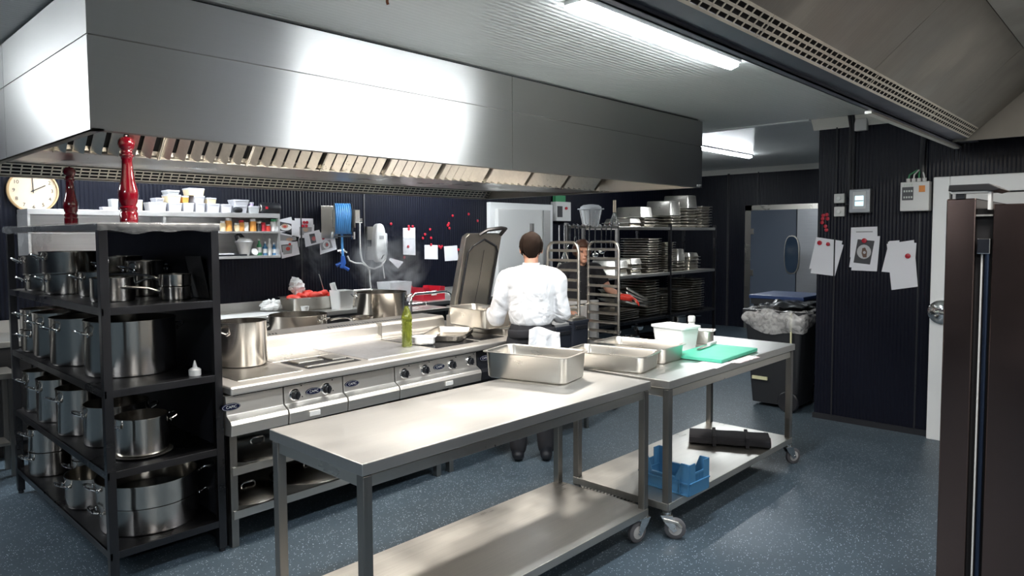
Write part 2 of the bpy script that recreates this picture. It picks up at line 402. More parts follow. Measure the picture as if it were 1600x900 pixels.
mb.box(HX0+.008, HX1-.008, HY0+.006, HY0+.016, HZ0+.002, HZ1); mb.box(HX0+.008, HX1-.008, HY1-.016, HY1-.006, HZ0, HZ1)
mb.box(HX0+.006, HX0+.016, HY0+.006, HY1-.006, HZ0, HZ1); mb.box(HX1-.016, HX1-.006, HY0+.006, HY1-.006, HZ0, HZ1)
mb.box(HX0+.006, HX1-.006, HY0+.006, HY0+.05, HZ0, HZ0+.006); mb.box(HX0+.006, HX1-.006, HY1-.07, HY1-.006, HZ0, HZ0+.006)
mb.box(HX0+.006, HX0+.05, HY0, HY1, HZ0, HZ0+.006); mb.box(HX1-.05, HX1-.006, HY0, HY1, HZ0, HZ0+.006)
mb.build('lining', S_hood2, hd)
hp('top_plate', S_hood2, HX0+.02, HX1-.02, HY0+.02, HY1-.02, HZ1-.02, HZ1-.01)
hp('ceiling_packer', blackm, HX0+.03, HX1-.03, HY0+.03, HY1-.03, HZ1-.01, CE)
# central plenum and sloped end plate
FB = (4.15, 2.13)
mb = MB(O_); mb.prism([(4.15, 2.12), (4.55, 2.12), (5.70, 2.19), (5.70, 2.21), (4.6, 2.16), (4.15, 2.16)], 'x', HX0+.02, HX1-.02); mb.build('drip_channel', S_gn, hd)
mb = MB(O_); mb.prism([(5.73, 2.105), (5.60, 2.50), (5.585, 2.50), (5.71, 2.105)], 'y', HY0+.02, 4.15); mb.build('end_baffle', S_gn, hd)
# filter cassettes: slats that run up towards the near skirt
FA = math.radians(48); nf = 9; fx0, fx1 = 1.0, 5.60; fw_ = (fx1-fx0)/nf; FL = .55
for k in range(nf):
    a = fx0+k*fw_; mb = MB(O_)
    def P(x, s, n_): return (x, FB[0]-math.cos(FA)*s-math.sin(FA)*n_, FB[1]+math.sin(FA)*s-math.cos(FA)*n_)
    def slab(xa, xb, s0, s1, n0, n1, tw=0):
        mb.loft([[P(xa, s0, n0), P(xb, s0, n0+tw), P(xb, s0, n1+tw), P(xa, s0, n1)], [P(xa, s1, n0), P(xb, s1, n0+tw), P(xb, s1, n1+tw), P(xa, s1, n1)]])
    ns = 6; pitch = (fw_-.02)/ns
    for i in range(ns):
        xa = a+.01+i*pitch
        slab(xa, xa+pitch*.56, .006, FL-.03, .0, .003, .03)
        slab(xa+pitch*.53, xa+pitch*.56, .006, FL-.03, .0, .03)
    slab(a+.002, a+.006, 0, FL, 0, .03); slab(a+fw_-.006, a+fw_-.002, 0, FL, 0, .03); slab(a+.004, a+fw_-.004, 0, .008, 0, .02); slab(a+.004, a+fw_-.004, FL-.03, FL, 0, .03)
    mb.build('grease_filter', S_filter, hd)
    mb = MB(O_); mb.loft([[P(a, 0, -.03), P(a+fw_, 0, -.03), P(a+fw_, 0, -.025), P(a, 0, -.025)], [P(a, FL, -.03), P(a+fw_, FL, -.03), P(a+fw_, FL, -.025), P(a, FL, -.025)]])
    mb.build('filter_back', blackm, hd)
for x in (1.75, 2.95, 4.15): hp('luminaire', white_p, x-.3, x+.3, 3.36, 3.54, 2.48, 2.54)

def grille(par, o_, x0, x1, y0, z0, y1, z1, seg=1.22, nm='air_grille'):
    """strip with three rows of slots between (y0,z0) and (y1,z1)"""
    dy, dz = y1-y0, z1-z0; ln = math.hypot(dy, dz); uy, uz = dy/ln, dz/ln; ny, nz = -uz, uy
    def P(x, s, n_): return (x, y0+uy*s+ny*n_, z0+uz*s+nz*n_)
    x = x0
    while x < x1-.05:
        xe = min(x+seg, x1); mb = MB(o_)
        def sl(a, b, s0, s1, n0=0, n1=.002):
            mb.loft([[P(a, s0, n0), P(b, s0, n0), P(b, s1, n0), P(a, s1, n0)], [P(a, s0, n1), P(b, s0, n1), P(b, s1, n1), P(a, s1, n1)]])
        rows = 3; bar = ln*.11; gap = (ln-bar*(rows+1))/rows
        for r in range(rows+1): sl(x+.002, xe-.002, r*(bar+gap), r*(bar+gap)+bar)
        n = max(1, round((xe-x)/.062)); st = (xe-x-.03)/n
        for i in range(n+1):
            c = x+.01+i*st
            sl(c, c+.009, 0, ln)
        mb.build(nm, S_grille, par)
        x = xe
    mb = MB(o_); mb.loft([[P(x0, 0, -.02), P(x1, 0, -.02), P(x1, ln, -.02), P(x0, ln, -.02)], [P(x0, 0, -.018), P(x1, 0, -.018), P(x1, ln, -.018), P(x0, ln, -.018)]])
    mb.build('grille_backing', blackm, par)
grille(hd, O_, HX0+.02, HX1-.02, 5.77, 2.11, 5.70, 2.185)
bpy.context.view_layer.update()
tg = MB(O_); tg.box(5.66, 5.72, HY0-.003, HY0, 2.105, 2.125); tg.build('maker_plate', white_p, hd)

# ================================================================== second hood, above the camera
hb = thing('extractor_hood', 'second extractor hood at the top right with a sloped stained steel inner sheet', 'extractor hood', (-1.5, -1.2, 2.36))
O2 = (-1.5, -1.2, 2.36)
mb = MB(O2)
mb.box(-1.5, 6.4, 1.222, 1.23, 2.36, 2.695); mb.box(-1.51, -1.5, -.24, 1.23, 2.36, 3.0)
mb.box(-1.5, 6.4, 1.19, 1.23, 2.36, 2.366); mb.box(-1.5, 6.4, 1.19, 1.196, 2.36, 2.385); mb.box(-1.5, 6.4, 1.08, 1.196, 2.38, 2.386)
mb.build('outer_skirt', steel('skirt_steel', (.22, .23, .27), .4, brush=(3, 90, 90)), hb)
mb = MB(O2); mb.box(4.2, 6.44, 1.215, 1.25, 2.345, 2.36); mb.build('edge_trim', mat('cove_white', (.74, .72, .66), .65), hb)
grille(hb, O2, 1.2, 6.02, 1.085, 2.375, 1.02, 2.44)
sl = math.tan(math.radians(42)); Y1, Z1 = 1.02, 2.44; Y2 = .655; Z2 = Z1+(Y1-Y2)*sl
xs = [-1.4, .35, 1.95, 3.55, 5.10, 6.06]
for a, b_ in zip(xs, xs[1:]):
    mb = MB(O2); mb.prism([(Y1, Z1), (Y2+.002, Z2), (Y2+.002, Z2+.01), (Y1, Z1+.01)], 'x', a+.002, b_-.002); mb.build('sloped_sheet', S_hood2, hb)
    mb = MB(O2); mb.prism([(Y2-.002, Z2), (-.2, Z2+.12), (-.2, Z2+.13), (Y2-.002, Z2+.01)], 'x', a+.002, b_-.002); mb.build('top_sheet', S_hood2, hb)
mb = MB(O2); mb.prism([(1.2, 2.36), (1.2, 2.68), (.65, 2.95), (-.2, 2.95), (-.2, 2.36)], 'x', 6.06, 6.08); mb.build('end_plate', S_hood2, hb)
mb = MB(O2); mb.box(-1.5, 6.1, -.24, -.2, 2.36, 3.0); mb.build('inner_skirt', S_hood2, hb)
mb = MB(O2); mb.box(-1.5, 6.1, -.2, 1.2, 2.93, 2.95); mb.build('cover_sheet', blackm, hb)

for x in (.4, 2.4, 4.4): MB(O2).box(x-.33, x+.33, -.02, .22, 2.765, 2.80).build('luminaire', white_p, hb)  # boxes added to house the unseen fill lights of this hood

# ================================================================== helpers for tables, pots and pans
def caster(par, x, y, z=.15, rz=0, brake=False):
    R_ = Matrix.Translation((x, y, 0)) @ Matrix.Rotation(rz, 4, 'Z')
    mb = MB(); mb.T = R_
    for s in (-1, 1): mb.prism([(-.035, z-.02), (.03, z-.02), (.055, .055), (.035, .04), (-.01, z-.06)], 'y', s*.022-.002, s*.022+.002)
    mb.box(-.035, .03, -.024, .024, z-.022, z-.016); mb.cyl((0, 0, z-.016), .022, .016)
    mb.T = R_; mb.cyl((.045, -.028, .058), .008, .056, 'y', 12)
    f = mb.build('caster', S_chrome, par, bevel=.001)
    mb = MB(); mb.T = R_; mb.lathe([(.03, -.014), (.05, -.014), (.058, -.009), (.058, .009), (.05, .014), (.03, .014)], (.045, 0, .058), 28, axis='y')
    mb.build('wheel', rubber, f, smooth=SM)
    mb = MB(); mb.T = R_; mb.lathe([(.008, -.016), (.036, -.014), (.036, .014), (.008, .016)], (.045, 0, .058), 24, axis='y')
    mb.build('wheel_hub', mat('light_rubber', (.42, .42, .42), .5), f, smooth=SM)
    if brake:
        mb = MB(); mb.T = R_; mb.prism([(-.02, z-.03), (.06, z-.045), (.085, z-.075), (.07, z-.08), (.05, z-.06), (-.02, z-.05)], 'y', -.03, .03); mb.build('brake_pedal', S_gn, f, bevel=.003)

def tablething(nm, label, x0, x1, y0, y1, zt, zs, casters, foot):
    o = (x0, y0, 0); t = thing(nm, label, 'table', o)
    W, D = x1-x0, y1-y0
    MB().box(0, W, 0, D, zt-.045, zt).build('tabletop', S_top, t, bevel=.003)
    mb = MB()
    mb.box(.03, W-.03, .015, .045, zt-.095, zt-.052); mb.box(.03, W-.03, D-.045, D-.015, zt-.095, zt-.045)
    mb.box(.015, .045, .04, D-.04, zt-.095, zt-.045); mb.box(W-.045, W-.015, .04, D-.04, zt-.095, zt-.045)
    mb.build('apron', S_gn, t, bevel=.002)
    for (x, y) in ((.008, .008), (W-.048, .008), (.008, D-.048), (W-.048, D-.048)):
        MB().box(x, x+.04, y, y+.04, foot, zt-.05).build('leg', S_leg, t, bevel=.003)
    mb = MB(); mb.box(.012, W-.012, .012, D-.012, zs-.004, zs); mb.box(.012, W-.012, .004, .016, zs-.04, zs); mb.box(.012, W-.012, D-.016, D-.004, zs-.04, zs)
    mb.box(.004, .016, .012, D-.012, zs-.04, zs); mb.box(W-.016, W-.004, .012, D-.012, zs-.04, zs)
    mb.build('undershelf', S_shelf, t, bevel=.0015)
    for (ix, iy, rz, br) in casters:
        caster(t, .028 if not ix else W-.028, .028 if not iy else D-.028, foot, rz, br)
    return t
TZ = .885
t1 = tablething('work_table', 'long stainless steel work table in the foreground with an undershelf', 1.38, 3.25, 2.02, 2.68, TZ, .18,
    [(0, 0, 2.6, 0), (1, 0, 2.9, 0), (0, 1, 2.6, 0), (1, 1, 2.6, 0)], .15)
t2 = tablething('work_table', 'wheeled stainless steel work table carrying the green cutting board', 3.31, 5.06, 1.94, 2.62, TZ, .2,
    [(0, 0, -1.0, 1), (1, 0, -.5, 0), (0, 1, 1, 0), (1, 1, 1, 0)], .15)

def gn_mesh(L, W, D, nm='gn', m=S_gn, rim=.014, t=.0015, parts=True, n=4, taper=.94):
    hx, hy = W/2, L/2; r = .025 if n < 4 else min(.042, hx*.35)
    lo = [(hx, hy, r, D-.004), (hx, hy, r, D), (hx-rim, hy-rim, r, D), (hx-rim-.004, hy-rim-.004, r, D-.006), ((hx-rim)*taper, (hy-rim)*(taper+.02), r, .012), ((hx-rim)*taper-.01, (hy-rim)*(taper+.02)-.01, r*.8, .003)]
    lo2 = [(hx, hy, r, D-.004), (hx-rim+t, hy-rim+t, r, D-.005), (hx-rim-.003+t, hy-rim-.003+t, r, D-.009), ((hx-rim)*taper+t, (hy-rim)*(taper+.02)+t, r, .010), ((hx-rim)*taper-.01+t, (hy-rim)*(taper+.02)-.01+t, r*.8, 0)]
    A = [rrect(a, b, c, z, n=n) for a, b, c, z in lo]; B = [rrect(a, b, c, z, n=n) for a, b, c, z in lo2]
    mb = MB(); mb.loft(B[::-1] + A[1:]); return mb
_gn = {}
def gn_pan(label, loc, rz, L=.53, W=.325, D=.065, cat='pan', group=None, nm='gastronorm_pan', flip=0, tilt=0, n=4, rack=0):
    key = (L, round(W, 2), D, n, rack)
    if key not in _gn:
        o = gn_mesh(L, W, D, n=n, rim=.026 if rack else .014, taper=.9 if rack else .94).build(nm, S_gn, smooth=SM)
        _gn[key] = o.data
    else:
        o = bpy.data.objects.new(nm, _gn[key]); C.objects.link(o)
    o.location = (loc[0], loc[1], loc[2]+(D if flip else 0)); o.rotation_euler = (PI if flip else 0, tilt, rz)
    return tag(o, label, cat, group)

def pot_parts(par, r, h, ovalness=1.0, handles=2, hang=0, zb=0, rimr=.003, hz=.8, wide=.07, nm='pot_body', m=S_pot):
    t = .003
    prof = [(r*.2, 0), (r-.012, 0), (r-.002, .004), (r, .014), (r, h-.012), (r+rimr, h-.004), (r+rimr, h), (r-t, h), (r-t, .01), (r-.02, .006), (r*.2, .006)]
    mb = MB(); mb.T = Matrix.Translation((0, 0, zb)) @ Matrix.Diagonal((ovalness, 1, 1, 1)); mb.lathe(prof, seg=40)
    b = mb.build(nm, m, par, smooth=math.radians(30))
    for k in range(handles):
        a = hang+k*PI
        mb = MB(); mb.T = Matrix.Translation((0, 0, zb)) @ Matrix.Rotation(a, 4, 'Z')
        R0 = r*(ovalness if abs(math.cos(a)) > .7 else 1)
        z = h*hz; w_ = wide*.5+.012
        mb.tube([(R0-.004, -w_, z-.012), (R0+.012, -w_, z-.006), (R0+.032, -w_*.95, z+.004), (R0+.045, -w_*.6, z+.010), (R0+.048, 0, z+.012), (R0+.045, w_*.6, z+.010), (R0+.032, w_*.95, z+.004), (R0+.012, w_, z-.006), (R0-.004, w_, z-.012)], .0055, 8)
        for s in (-1, 1): mb.sph((R0+.002, s*w_, z-.012), (.006, .012, .012), 8, 6)
        mb.build('handle', S_chrome, par, smooth=SM)
    return b
def pot(label, x, y, z, r, h, hang=0, cat='pot', group=None, nm='stock_pot', **k):
    t = thing(nm, label, cat, (x, y, z), 0, group); pot_parts(t, r, h, hang=hang, **k); return t
def saucepan(label, x, y, z, r, h, ang, ln=.2, group=None, hz=.75, nm='saucepan'):
    t = thing(nm, label, 'saucepan', (x, y, z), ang, group); pot_parts(t, r, h, handles=0)
    mb = MB(); mb.tube([(r-.004, 0, h*hz-.01), (r+.02, 0, h*hz), (r+.05, 0, h*hz+.012), (r+ln*.6, 0, h*hz+.022), (r+ln, 0, h*hz+.018)], [.009, .009, .007, .009, .010], 8)
    mb.build('handle', S_chrome, t, smooth=SM); return t

# ================================================================== pot rack
RX0, RX1, RY0, RY1 = 1.045, 1.61, 3.62, 5.48
rk = thing('pot_rack', 'dark steel shelf rack full of stock pots with cling film over its top', 'shelf rack', (RX0, RY0, 0))
RO = (RX0, RY0, 0); RT = 1.745; RZ = (.172, .562, .955, 1.348)
for (x, y) in ((RX0, RY0), (RX1-.04, RY0), (RX0, RY1-.04), (RX1-.04, RY1-.04)):
    MB(RO).box(x, x+.04, y, y+.04, .02, RT).build('post', S_rack, rk, bevel=.002)
    MB(RO).cyl((x+.02, y+.02, 0), .016, .022).build('foot', black, rk)
for z in RZ:
    mb = MB(RO); mb.box(RX0+.004, RX1-.004, RY0+.004, RY1-.004, z-.004, z)
    mb.box(RX0+.002, RX1-.002, RY0+.002, RY0+.012, z-.036, z); mb.box(RX0+.002, RX1-.002, RY1-.012, RY1-.002, z-.036, z); mb.box(RX0+.002, RX0+.012, RY0, RY1, z-.036, z)
    mb.build('shelf', S_rack, rk, bevel=.001)
mb = MB(RO); mb.box(RX0-.005, RX1+.005, RY0-.005, RY1+.005, RT-.03, RT); mb.build('top_shelf', S_rack, rk, bevel=.002)
mb = MB(RO); mb.box(RX1-.012, RX1-.006, RY0+.02, RY1-.02, .17, RT-.02); mb.build('back_panel', mat('dark_panel', (.03, .032, .04), .3, .6), rk)
# cling film lying over the rack, sagging over the edges
def sheet(fn, nu, nv):
    mb = MB(); g_ = [[mb.v(fn(i/nu, j/nv)) for j in range(nv+1)] for i in range(nu+1)]
    for i in range(nu):
        for j in range(nv): mb.bm.faces.new((g_[i][j], g_[i+1][j], g_[i+1][j+1], g_[i][j+1]))
    return mb
def film(u, v):
    x = RX0-.05+u*(RX1-RX0+.07); y = RY0-.05+v*(RY1-RY0+.08)
    over = max(0, RX0-.004-x, x-RX1-.004, RY0-.004-y)
    n_ = noise.noise(Vector((x*9, y*7, 3.1)))*.006+noise.noise(Vector((x*30, y*26, 1)))*.003
    z = RT+.006+abs(n_)-over*1.0*(1+.5*noise.noise(Vector((x*8, y*5, 0))))
    if over: 
        x = min(max(x, RX0-.008-abs(n_)), RX1+.008+abs(n_)*.6); y = max(y, RY0-.008-abs(n_))
    return (x, y, z)
fo = sheet(film, 40, 90).build('cling_film', film_m, smooth=PI)
tag(fo, 'crumpled clear cling film draped over the top of the dark pot rack', 'cling film')
sheet_o = sheet(lambda u, v: (RX0-.012+.01*noise.noise(Vector((u*6, v*6, 9))), 4.35+v*.75, RT-.035-u*(.05+.09*abs(noise.noise(Vector((v*5, 2, 0)))))), 10, 40).build('cling_film', film_m, smooth=PI)
tag(sheet_o, 'torn strip of cling film hanging from the left edge of the pot rack top', 'cling film')

# pepper mills
# placed on the rack top
for lab, px, Yp, yt, s in (('taller glossy dark red pepper mill standing on the pot rack', 197, 4.05, 211, .60), ('smaller glossy red pepper mill at the left on the pot rack', 108, 4.85, 259, .50)):
    q = at(px, yt, 'y', Yp); h = q.z-RT-.01
    t = thing('pepper_mill', lab, 'pepper mill', (q.x, Yp, RT+.012))
    prof = [(.5, 0), (.5, .11), (.455, .12), (.455, .14), (.5, .15), (.5, .175), (.42, .19), (.42, .205), (.50, .24), (.56, .31), (.53, .38), (.40, .48), (.32, .60), (.29, .71), (.33, .745), (.41, .76), (.41, .775)]
    MB().lathe([(a*.145*s, b*h) for a, b in prof], seg=36).build('body', red_l, t, smooth=SM)
    head = [(.30, .777), (.34, .80), (.31, .82), (.42, .845), (.49, .89), (.47, .93), (.34, .965), (.10, .97)]
    MB().lathe([(a*.145*s, b*h) for a, b in head], seg=36).build('head', red_l, t, smooth=SM)
    MB().sph((0, 0, h*.985), .012*s, 12, 8).build('knob', S_chrome, t, smooth=SM)

# pots on the rack shelves.  handle angle PI = pointing to -x
z1, z2, z3, z4 = RZ
pot('widest tall stock pot at the open end of the third shelf of the dark rack', 1.325, 3.98+.12, z3, .222, .29, PI, wide=.09)
pot('tall stock pot directly behind the widest one on the third rack shelf', 1.235, 4.60, z3, .17, .27, PI+.2)
pot('stock pot second from the far end on the third rack shelf', 1.215, 5.00, z3, .145, .27, PI+.3)
a_ = pot('lower pot of the stacked pair at the far end of the third rack shelf', 1.20, 5.30, z3, .13, .14, PI+.3)
b_ = pot('upper pot of the stacked pair at the far end of the third rack shelf', 1.20, 5.30, z3+.141, .13, .13, PI+.3)
pot('narrow tall pot at the far end of the second rack shelf', 1.175, 5.33, z2, .10, .26, PI)
pot('tall pot second from the far end on the second rack shelf', 1.185, 4.97, z2, .118, .26, PI)
pot('tall pot in the middle of the second rack shelf', 1.20, 4.55, z2, .13, .26, PI)
pot('wider pot standing behind the corner post on the second rack shelf', 1.27, 4.20, z2, .16, .215, PI*.93)
pl_ = MB().lathe([(.10, 0), (.115, .002), (.140, .006), (.145, .012), (.115, .008), (.05, .005)], seg=40).build('steel_plate', S_gn, smooth=SM)
pl_.location = (1.28, 3.845, z2); tag(pl_, 'flat steel plate under the pot at the open end of the second rack shelf', 'plate')
pot('pot on a steel plate at the open end of the second rack shelf', 1.28, 3.845, z2+.012, .125, .19, 0, hz=.85)
pot('lower pot of the stacked pair at the far end of the bottom rack shelf', 1.20, 5.22, z1, .135, .15, PI)
pot('upper pot of the stacked pair at the far end of the bottom rack shelf', 1.20, 5.22, z1+.151, .135, .15, PI)
pot('lower pot of the narrow stack in the middle of the bottom rack shelf', 1.32, 4.86, z1, .11, .14, PI)
pot('upper pot of the narrow stack in the middle of the bottom rack shelf', 1.32, 4.86, z1+.141, .11, .13, PI)
pot('shallow wide open pan on the bottom rack shelf, left of the big stacked pair', 1.235, 4.44, z1, .165, .17, PI, nm='casserole_pan', cat='pan')
pot('lower of the two very wide casseroles at the open end of the bottom rack shelf', 1.335, 3.93, z1, .238, .135, PI-.1, nm='casserole_pan', cat='pan', wide=.09, hz=.85)
pot('upper of the two very wide casseroles at the open end of the bottom rack shelf', 1.33, 3.93, z1+.136, .245, .12, PI-.1, nm='casserole_pan', cat='pan', wide=.09, hz=.85)
pot('upper casserole of the stack at the far end of the top rack shelf', 1.22, 5.20, z4+.10, .16, .12, PI, nm='casserole_pan', cat='pan')
pot('lower casserole of the stack at the far end of the top rack shelf', 1.22, 5.20, z4, .14, .099, PI, nm='casserole_pan', cat='pan')
pot('lower pot of the stack in the middle of the top rack shelf', 1.22, 4.78, z4, .13, .12, PI)
pot('upper pot of the stack in the middle of the top rack shelf', 1.22, 4.78, z4+.121, .15, .13, PI+.1)
pot('small pot behind the corner post on the top rack shelf', 1.30, 4.45, z4, .12, .14, PI)
saucepan('saucepan at the open end of the top rack shelf behind the corner post', 1.22, 4.02, z4, .105, .125, -.15, .24)
saucepan('lower saucepan of the stacked pair right on the top rack shelf', 1.475, 3.86, z4, .078, .07, PI-.25, .24)
saucepan('upper saucepan of the stacked pair right on the top rack shelf', 1.475, 3.86, z4+.071, .078, .065, PI-.35, .24)
pot('dark pot at the back of the top rack shelf beside the dark panel', 1.46, 4.25, z4, .10, .20, .3)
pot('upper pot at the back of the top rack shelf beside the dark panel', 1.44, 4.60, z4, .12, .22, .3)
c_ = MB(); c_.loft([[(RX1-.02, 3.70, z4+.004), (RX1-.02, 3.90, z4+.004), (RX1-.022, 3.90, z4+.004), (RX1-.022, 3.70, z4+.004)], [(RX1-.05, 3.73, z4+.23), (RX1-.05, 3.93, z4+.23), (RX1-.052, 3.93, z4+.23), (RX1-.052, 3.73, z4+.23)]])
tag(c_.build('steel_divider', S_dark), 'slim dark steel sheet leaning on the panel inside the top rack shelf', 'sheet')
t = thing('squeeze_bottle', 'small white squeeze bottle top on the third rack shelf', 'bottle', (1.50, 3.70, z3))
MB().lathe([(.03, 0), (.031, .004), (.031, .03), (.022, .038)], seg=20).build('body', white_p, t, smooth=SM)
MB().lathe([(.022, .038), (.012, .042), (.006, .068), (.004, .078)], seg=16).build('nozzle', white_p, t, smooth=SM)

# ================================================================== cooking island
IX, IY, IR = 1.62, 3.55, math.radians(1.5)
cI, sI = math.cos(IR), math.sin(IR)
def il(p): dx, dy = p[0]-IX, p[1]-IY; return (dx*cI+dy*sI, -dx*sI+dy*cI)          # room -> island
def iw(x, y, z=0): return (IX+x*cI-y*sI, IY+x*sI+y*cI, z)                        # island -> room
def ipx(px, py, yl):                                                              # island point on its local plane y = yl under a pixel
    d = _f*F + _r*(px-CX) - _u*(py-CY); n = Vector((-sI, cI, 0)); o = Vector((0, 0, H)); p0 = Vector(iw(0, yl))
    q = o + d*((p0-o).dot(n)/d.dot(n)); l = il(q); return (l[0], q.z)
IL = 2.72; ZT = .89
isl = thing('cooking_range', 'long white-grey steel cooking island with black knobs and oval blue badges', 'cooking range', (IX, IY, 0), IR)
mb = MB(); mb.prism([(0, 0), (IL, 0), (IL, 1.82), (.06, 1.82)], 'z', ZT-.045, ZT); mb.build('worktop', S_cook, isl, bevel=.010)
# spine along the middle
mb = MB(); mb.prism([(.80, ZT), (.80, ZT+.02), (.845, ZT+.03), (.845, ZT+.095), (.865, ZT+.115), (1.13, ZT+.115), (1.15, ZT+.10), (1.15, ZT)], 'x', .3, IL-.42)
mb.build('spine', S_cook, isl, bevel=.004)
mb = MB()
for (a, b_) in ((ipx(410, 522, .93)[0], ipx(432, 519, .93)[0]), (ipx(512, 508, .93)[0], ipx(640, 488, .93)[0])):
    x = a
    while x < b_: mb.prism([(x, .92), (x+.010, .92), (x+.022, .96), (x+.012, .96)], 'z', ZT+.1145, ZT+.1165); x += .024
mb.build('vent_slots', blackm, isl)
for x in (.62, 1.6): MB().box(x, x+.003, .796, 1.152, ZT+.001, ZT+.117).build('spine_joint', S_leg, isl)
# hobs let into the worktop
def hob(nm, m, x0, x1, y0, y1, h=.004, frame=True):
    f = MB().box(x0, x1, y0, y1, ZT, ZT+h).build(nm, m, isl, bevel=.002); return f
hob('solid_plate', S_gn, .10, .50, .12, .70)
hob('solid_plate', S_gn, .52, .92, .50, .76)
mb = MB(); mb.box(.55, .93, .14, .46, ZT+.001, ZT+.003); mb.build('fryer_opening', blackm, isl)
mb = MB(); mb.box(.56, .90, .17, .20, ZT+.003, ZT+.012); mb.box(.58, .76, .30, .42, ZT+.003, ZT+.016); mb.box(.80, .90, .26, .42, ZT+.003, ZT+.014); mb.build('fryer_basket', S_gn, isl, bevel=.003)
hob('griddle_plate', steel('griddle_steel', (.80, .80, .82), .34, brush=(30, 30, 30), smudge=.1), .97, 1.50, .12, .76, .006)
hob('ceramic_hob', glassceramic, 1.56, 1.98, .12, .42)
hob('ceramic_hob', glassceramic, 1.56, 1.98, .46, .76)
hob('ceramic_hob', glassceramic, 2.02, 2.28, .14, .74)
# front control panels
fp = .06
segx = [ipx(px, 620, fp)[0] for px in (443, 536, 617, 745)]
edges = [-.004]+segx+[IL-.02]
prof = [(fp, .835), (fp-.005, .73), (fp-.05, .705), (fp-.058, .685), (fp-.05, .625), (fp+.05, .618), (fp+.05, .835)]
for i, (a, b_) in enumerate(zip(edges, edges[1:])):
    mb = MB(); mb.prism(prof, 'x', a+.004, b_-.004)
    mb.build('control_panel', black if i == 4 else S_cook, isl, bevel=.003)
MB().box(.03, IL-.03, fp+.03, fp+.06, .60, .845).build('panel_backing', blackm, isl)
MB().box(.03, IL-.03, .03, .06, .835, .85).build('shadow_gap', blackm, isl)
for (px, py) in ((461, 617), (510, 608), (632, 587), (664, 581), (706, 575), (734, 570)):
    x, z = ipx(px, py, fp-.01); z = .775
    k = MB(); k.lathe([(.034, 0), (.034, -.006), (.028, -.012)], (x, fp-.002, z), 24, axis='y')
    kn = k.build('knob', S_chrome, isl, smooth=SM)
    k = MB(); k.lathe([(.026, -.010), (.024, -.032), (.018, -.036)], (x, fp-.002, z), 8, axis='y'); k.box(x-.005, x+.005, fp-.046, fp-.03, z-.024, z+.024)
    k.build('knob_grip', black, kn, bevel=.002)
    k = MB()
    for dx, dz in ((.045, .045), (.05, -.02)): k.cyl((x+dx, fp-.002, z+dz), .004, -.003, 'y', 10)
    k.build('indicator', black, kn)
for (px, py) in ((361, 640), (490, 615), (550, 605), (686, 579), (757, 567)):
    x, z = ipx(px, py, fp-.005); z = .775
    mb = MB(); mb.prism([(x+.052*math.cos(a), z+.020*math.sin(a)) for a in [2*PI*k/28 for k in range(28)]], 'y', fp-.009, fp-.001)
    bd = mb.build('badge', navy, isl, label='oval navy badge with white lettering')
    mb = MB(); text_bm(mb, 'CAPIC', .021, lambda u, v: (x+u, fp-.0105, z+v)); mb.build('badge_lettering', white_p, bd)
    mb = MB(); a0 = [2*PI*k/28 for k in range(28)]
    mb.loft([[(x+.049*math.cos(a), fp-.0098, z+.0178*math.sin(a)) for a in a0], [(x+.0475*math.cos(a), fp-.0098, z+.0165*math.sin(a)) for a in a0]], False, False); mb.build('badge_ring', white_p, bd)
for px in (480, 690):
    x, z = ipx(px+12, 637, fp-.05); MB().box(x-.04, x+.03, fp-.061, fp-.056, .645, .672).build('data_plate', white_p, isl)
# open base: shelves and uprights
for z, y0 in ((.20, .06), (.44, .06)):
    mb = MB(); mb.box(.045, 1.50, y0, 1.7, z-.004, z); mb.box(.03, 1.50, y0, y0+.012, z-.045, z); mb.build('base_shelf', S_shelf, isl, bevel=.001)
for x in (.02, 1.50, 1.62, 2.70):
    for y in (.07, 1.70): MB().box(x+.06*(y > 1), x+.04+.06*(y > 1), y, y+.04, 0, .62).build('upright', S_leg, isl)
MB().box(1.54, 1.58, .09, 1.7, .12, .60).build('partition', S_leg, isl)
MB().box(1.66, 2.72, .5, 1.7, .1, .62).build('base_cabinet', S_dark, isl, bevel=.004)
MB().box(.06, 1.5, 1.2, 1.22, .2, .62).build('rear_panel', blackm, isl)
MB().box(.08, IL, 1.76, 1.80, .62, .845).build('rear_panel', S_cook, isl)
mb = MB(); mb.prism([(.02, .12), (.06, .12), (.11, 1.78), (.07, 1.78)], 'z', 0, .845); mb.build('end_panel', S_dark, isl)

# lids on the shelves of the island
def lid(label, x, y, z, r, up=True):
    p = iw(x, y, z); t = thing('domed_cover', label, 'pot lid', p, 0, 'pot lids under the cooking range')
    MB().lathe([(.02, .046), (r*.5, .040), (r*.85, .022), (r, .004), (r+.004, 0), (r-.002, 0), (r*.85, .018), (r*.5, .036), (.02, .042)], seg=40, cap0=True, cap1=True).build('lid_dome', S_pot, t, smooth=SM)
    MB().tube([(-.04, 0, .042), (-.04, 0, .055), (-.03, 0, .065), (.03, 0, .065), (.04, 0, .055), (.04, 0, .042)], .006).build('handle', S_chrome, t, smooth=SM)
lid('domed steel lid next to the rack on the upper shelf under the range', .30, .30, .44, .26)
lid('domed steel lid on the lower shelf under the range, at the rack', .22, .27, .20, .19)
lid('wide domed steel lid right of another on the lower shelf under the range', .66, .33, .20, .24)
lid('steel lid on the upper shelf under the range seen past the table edge', .95, .35, .44, .26)

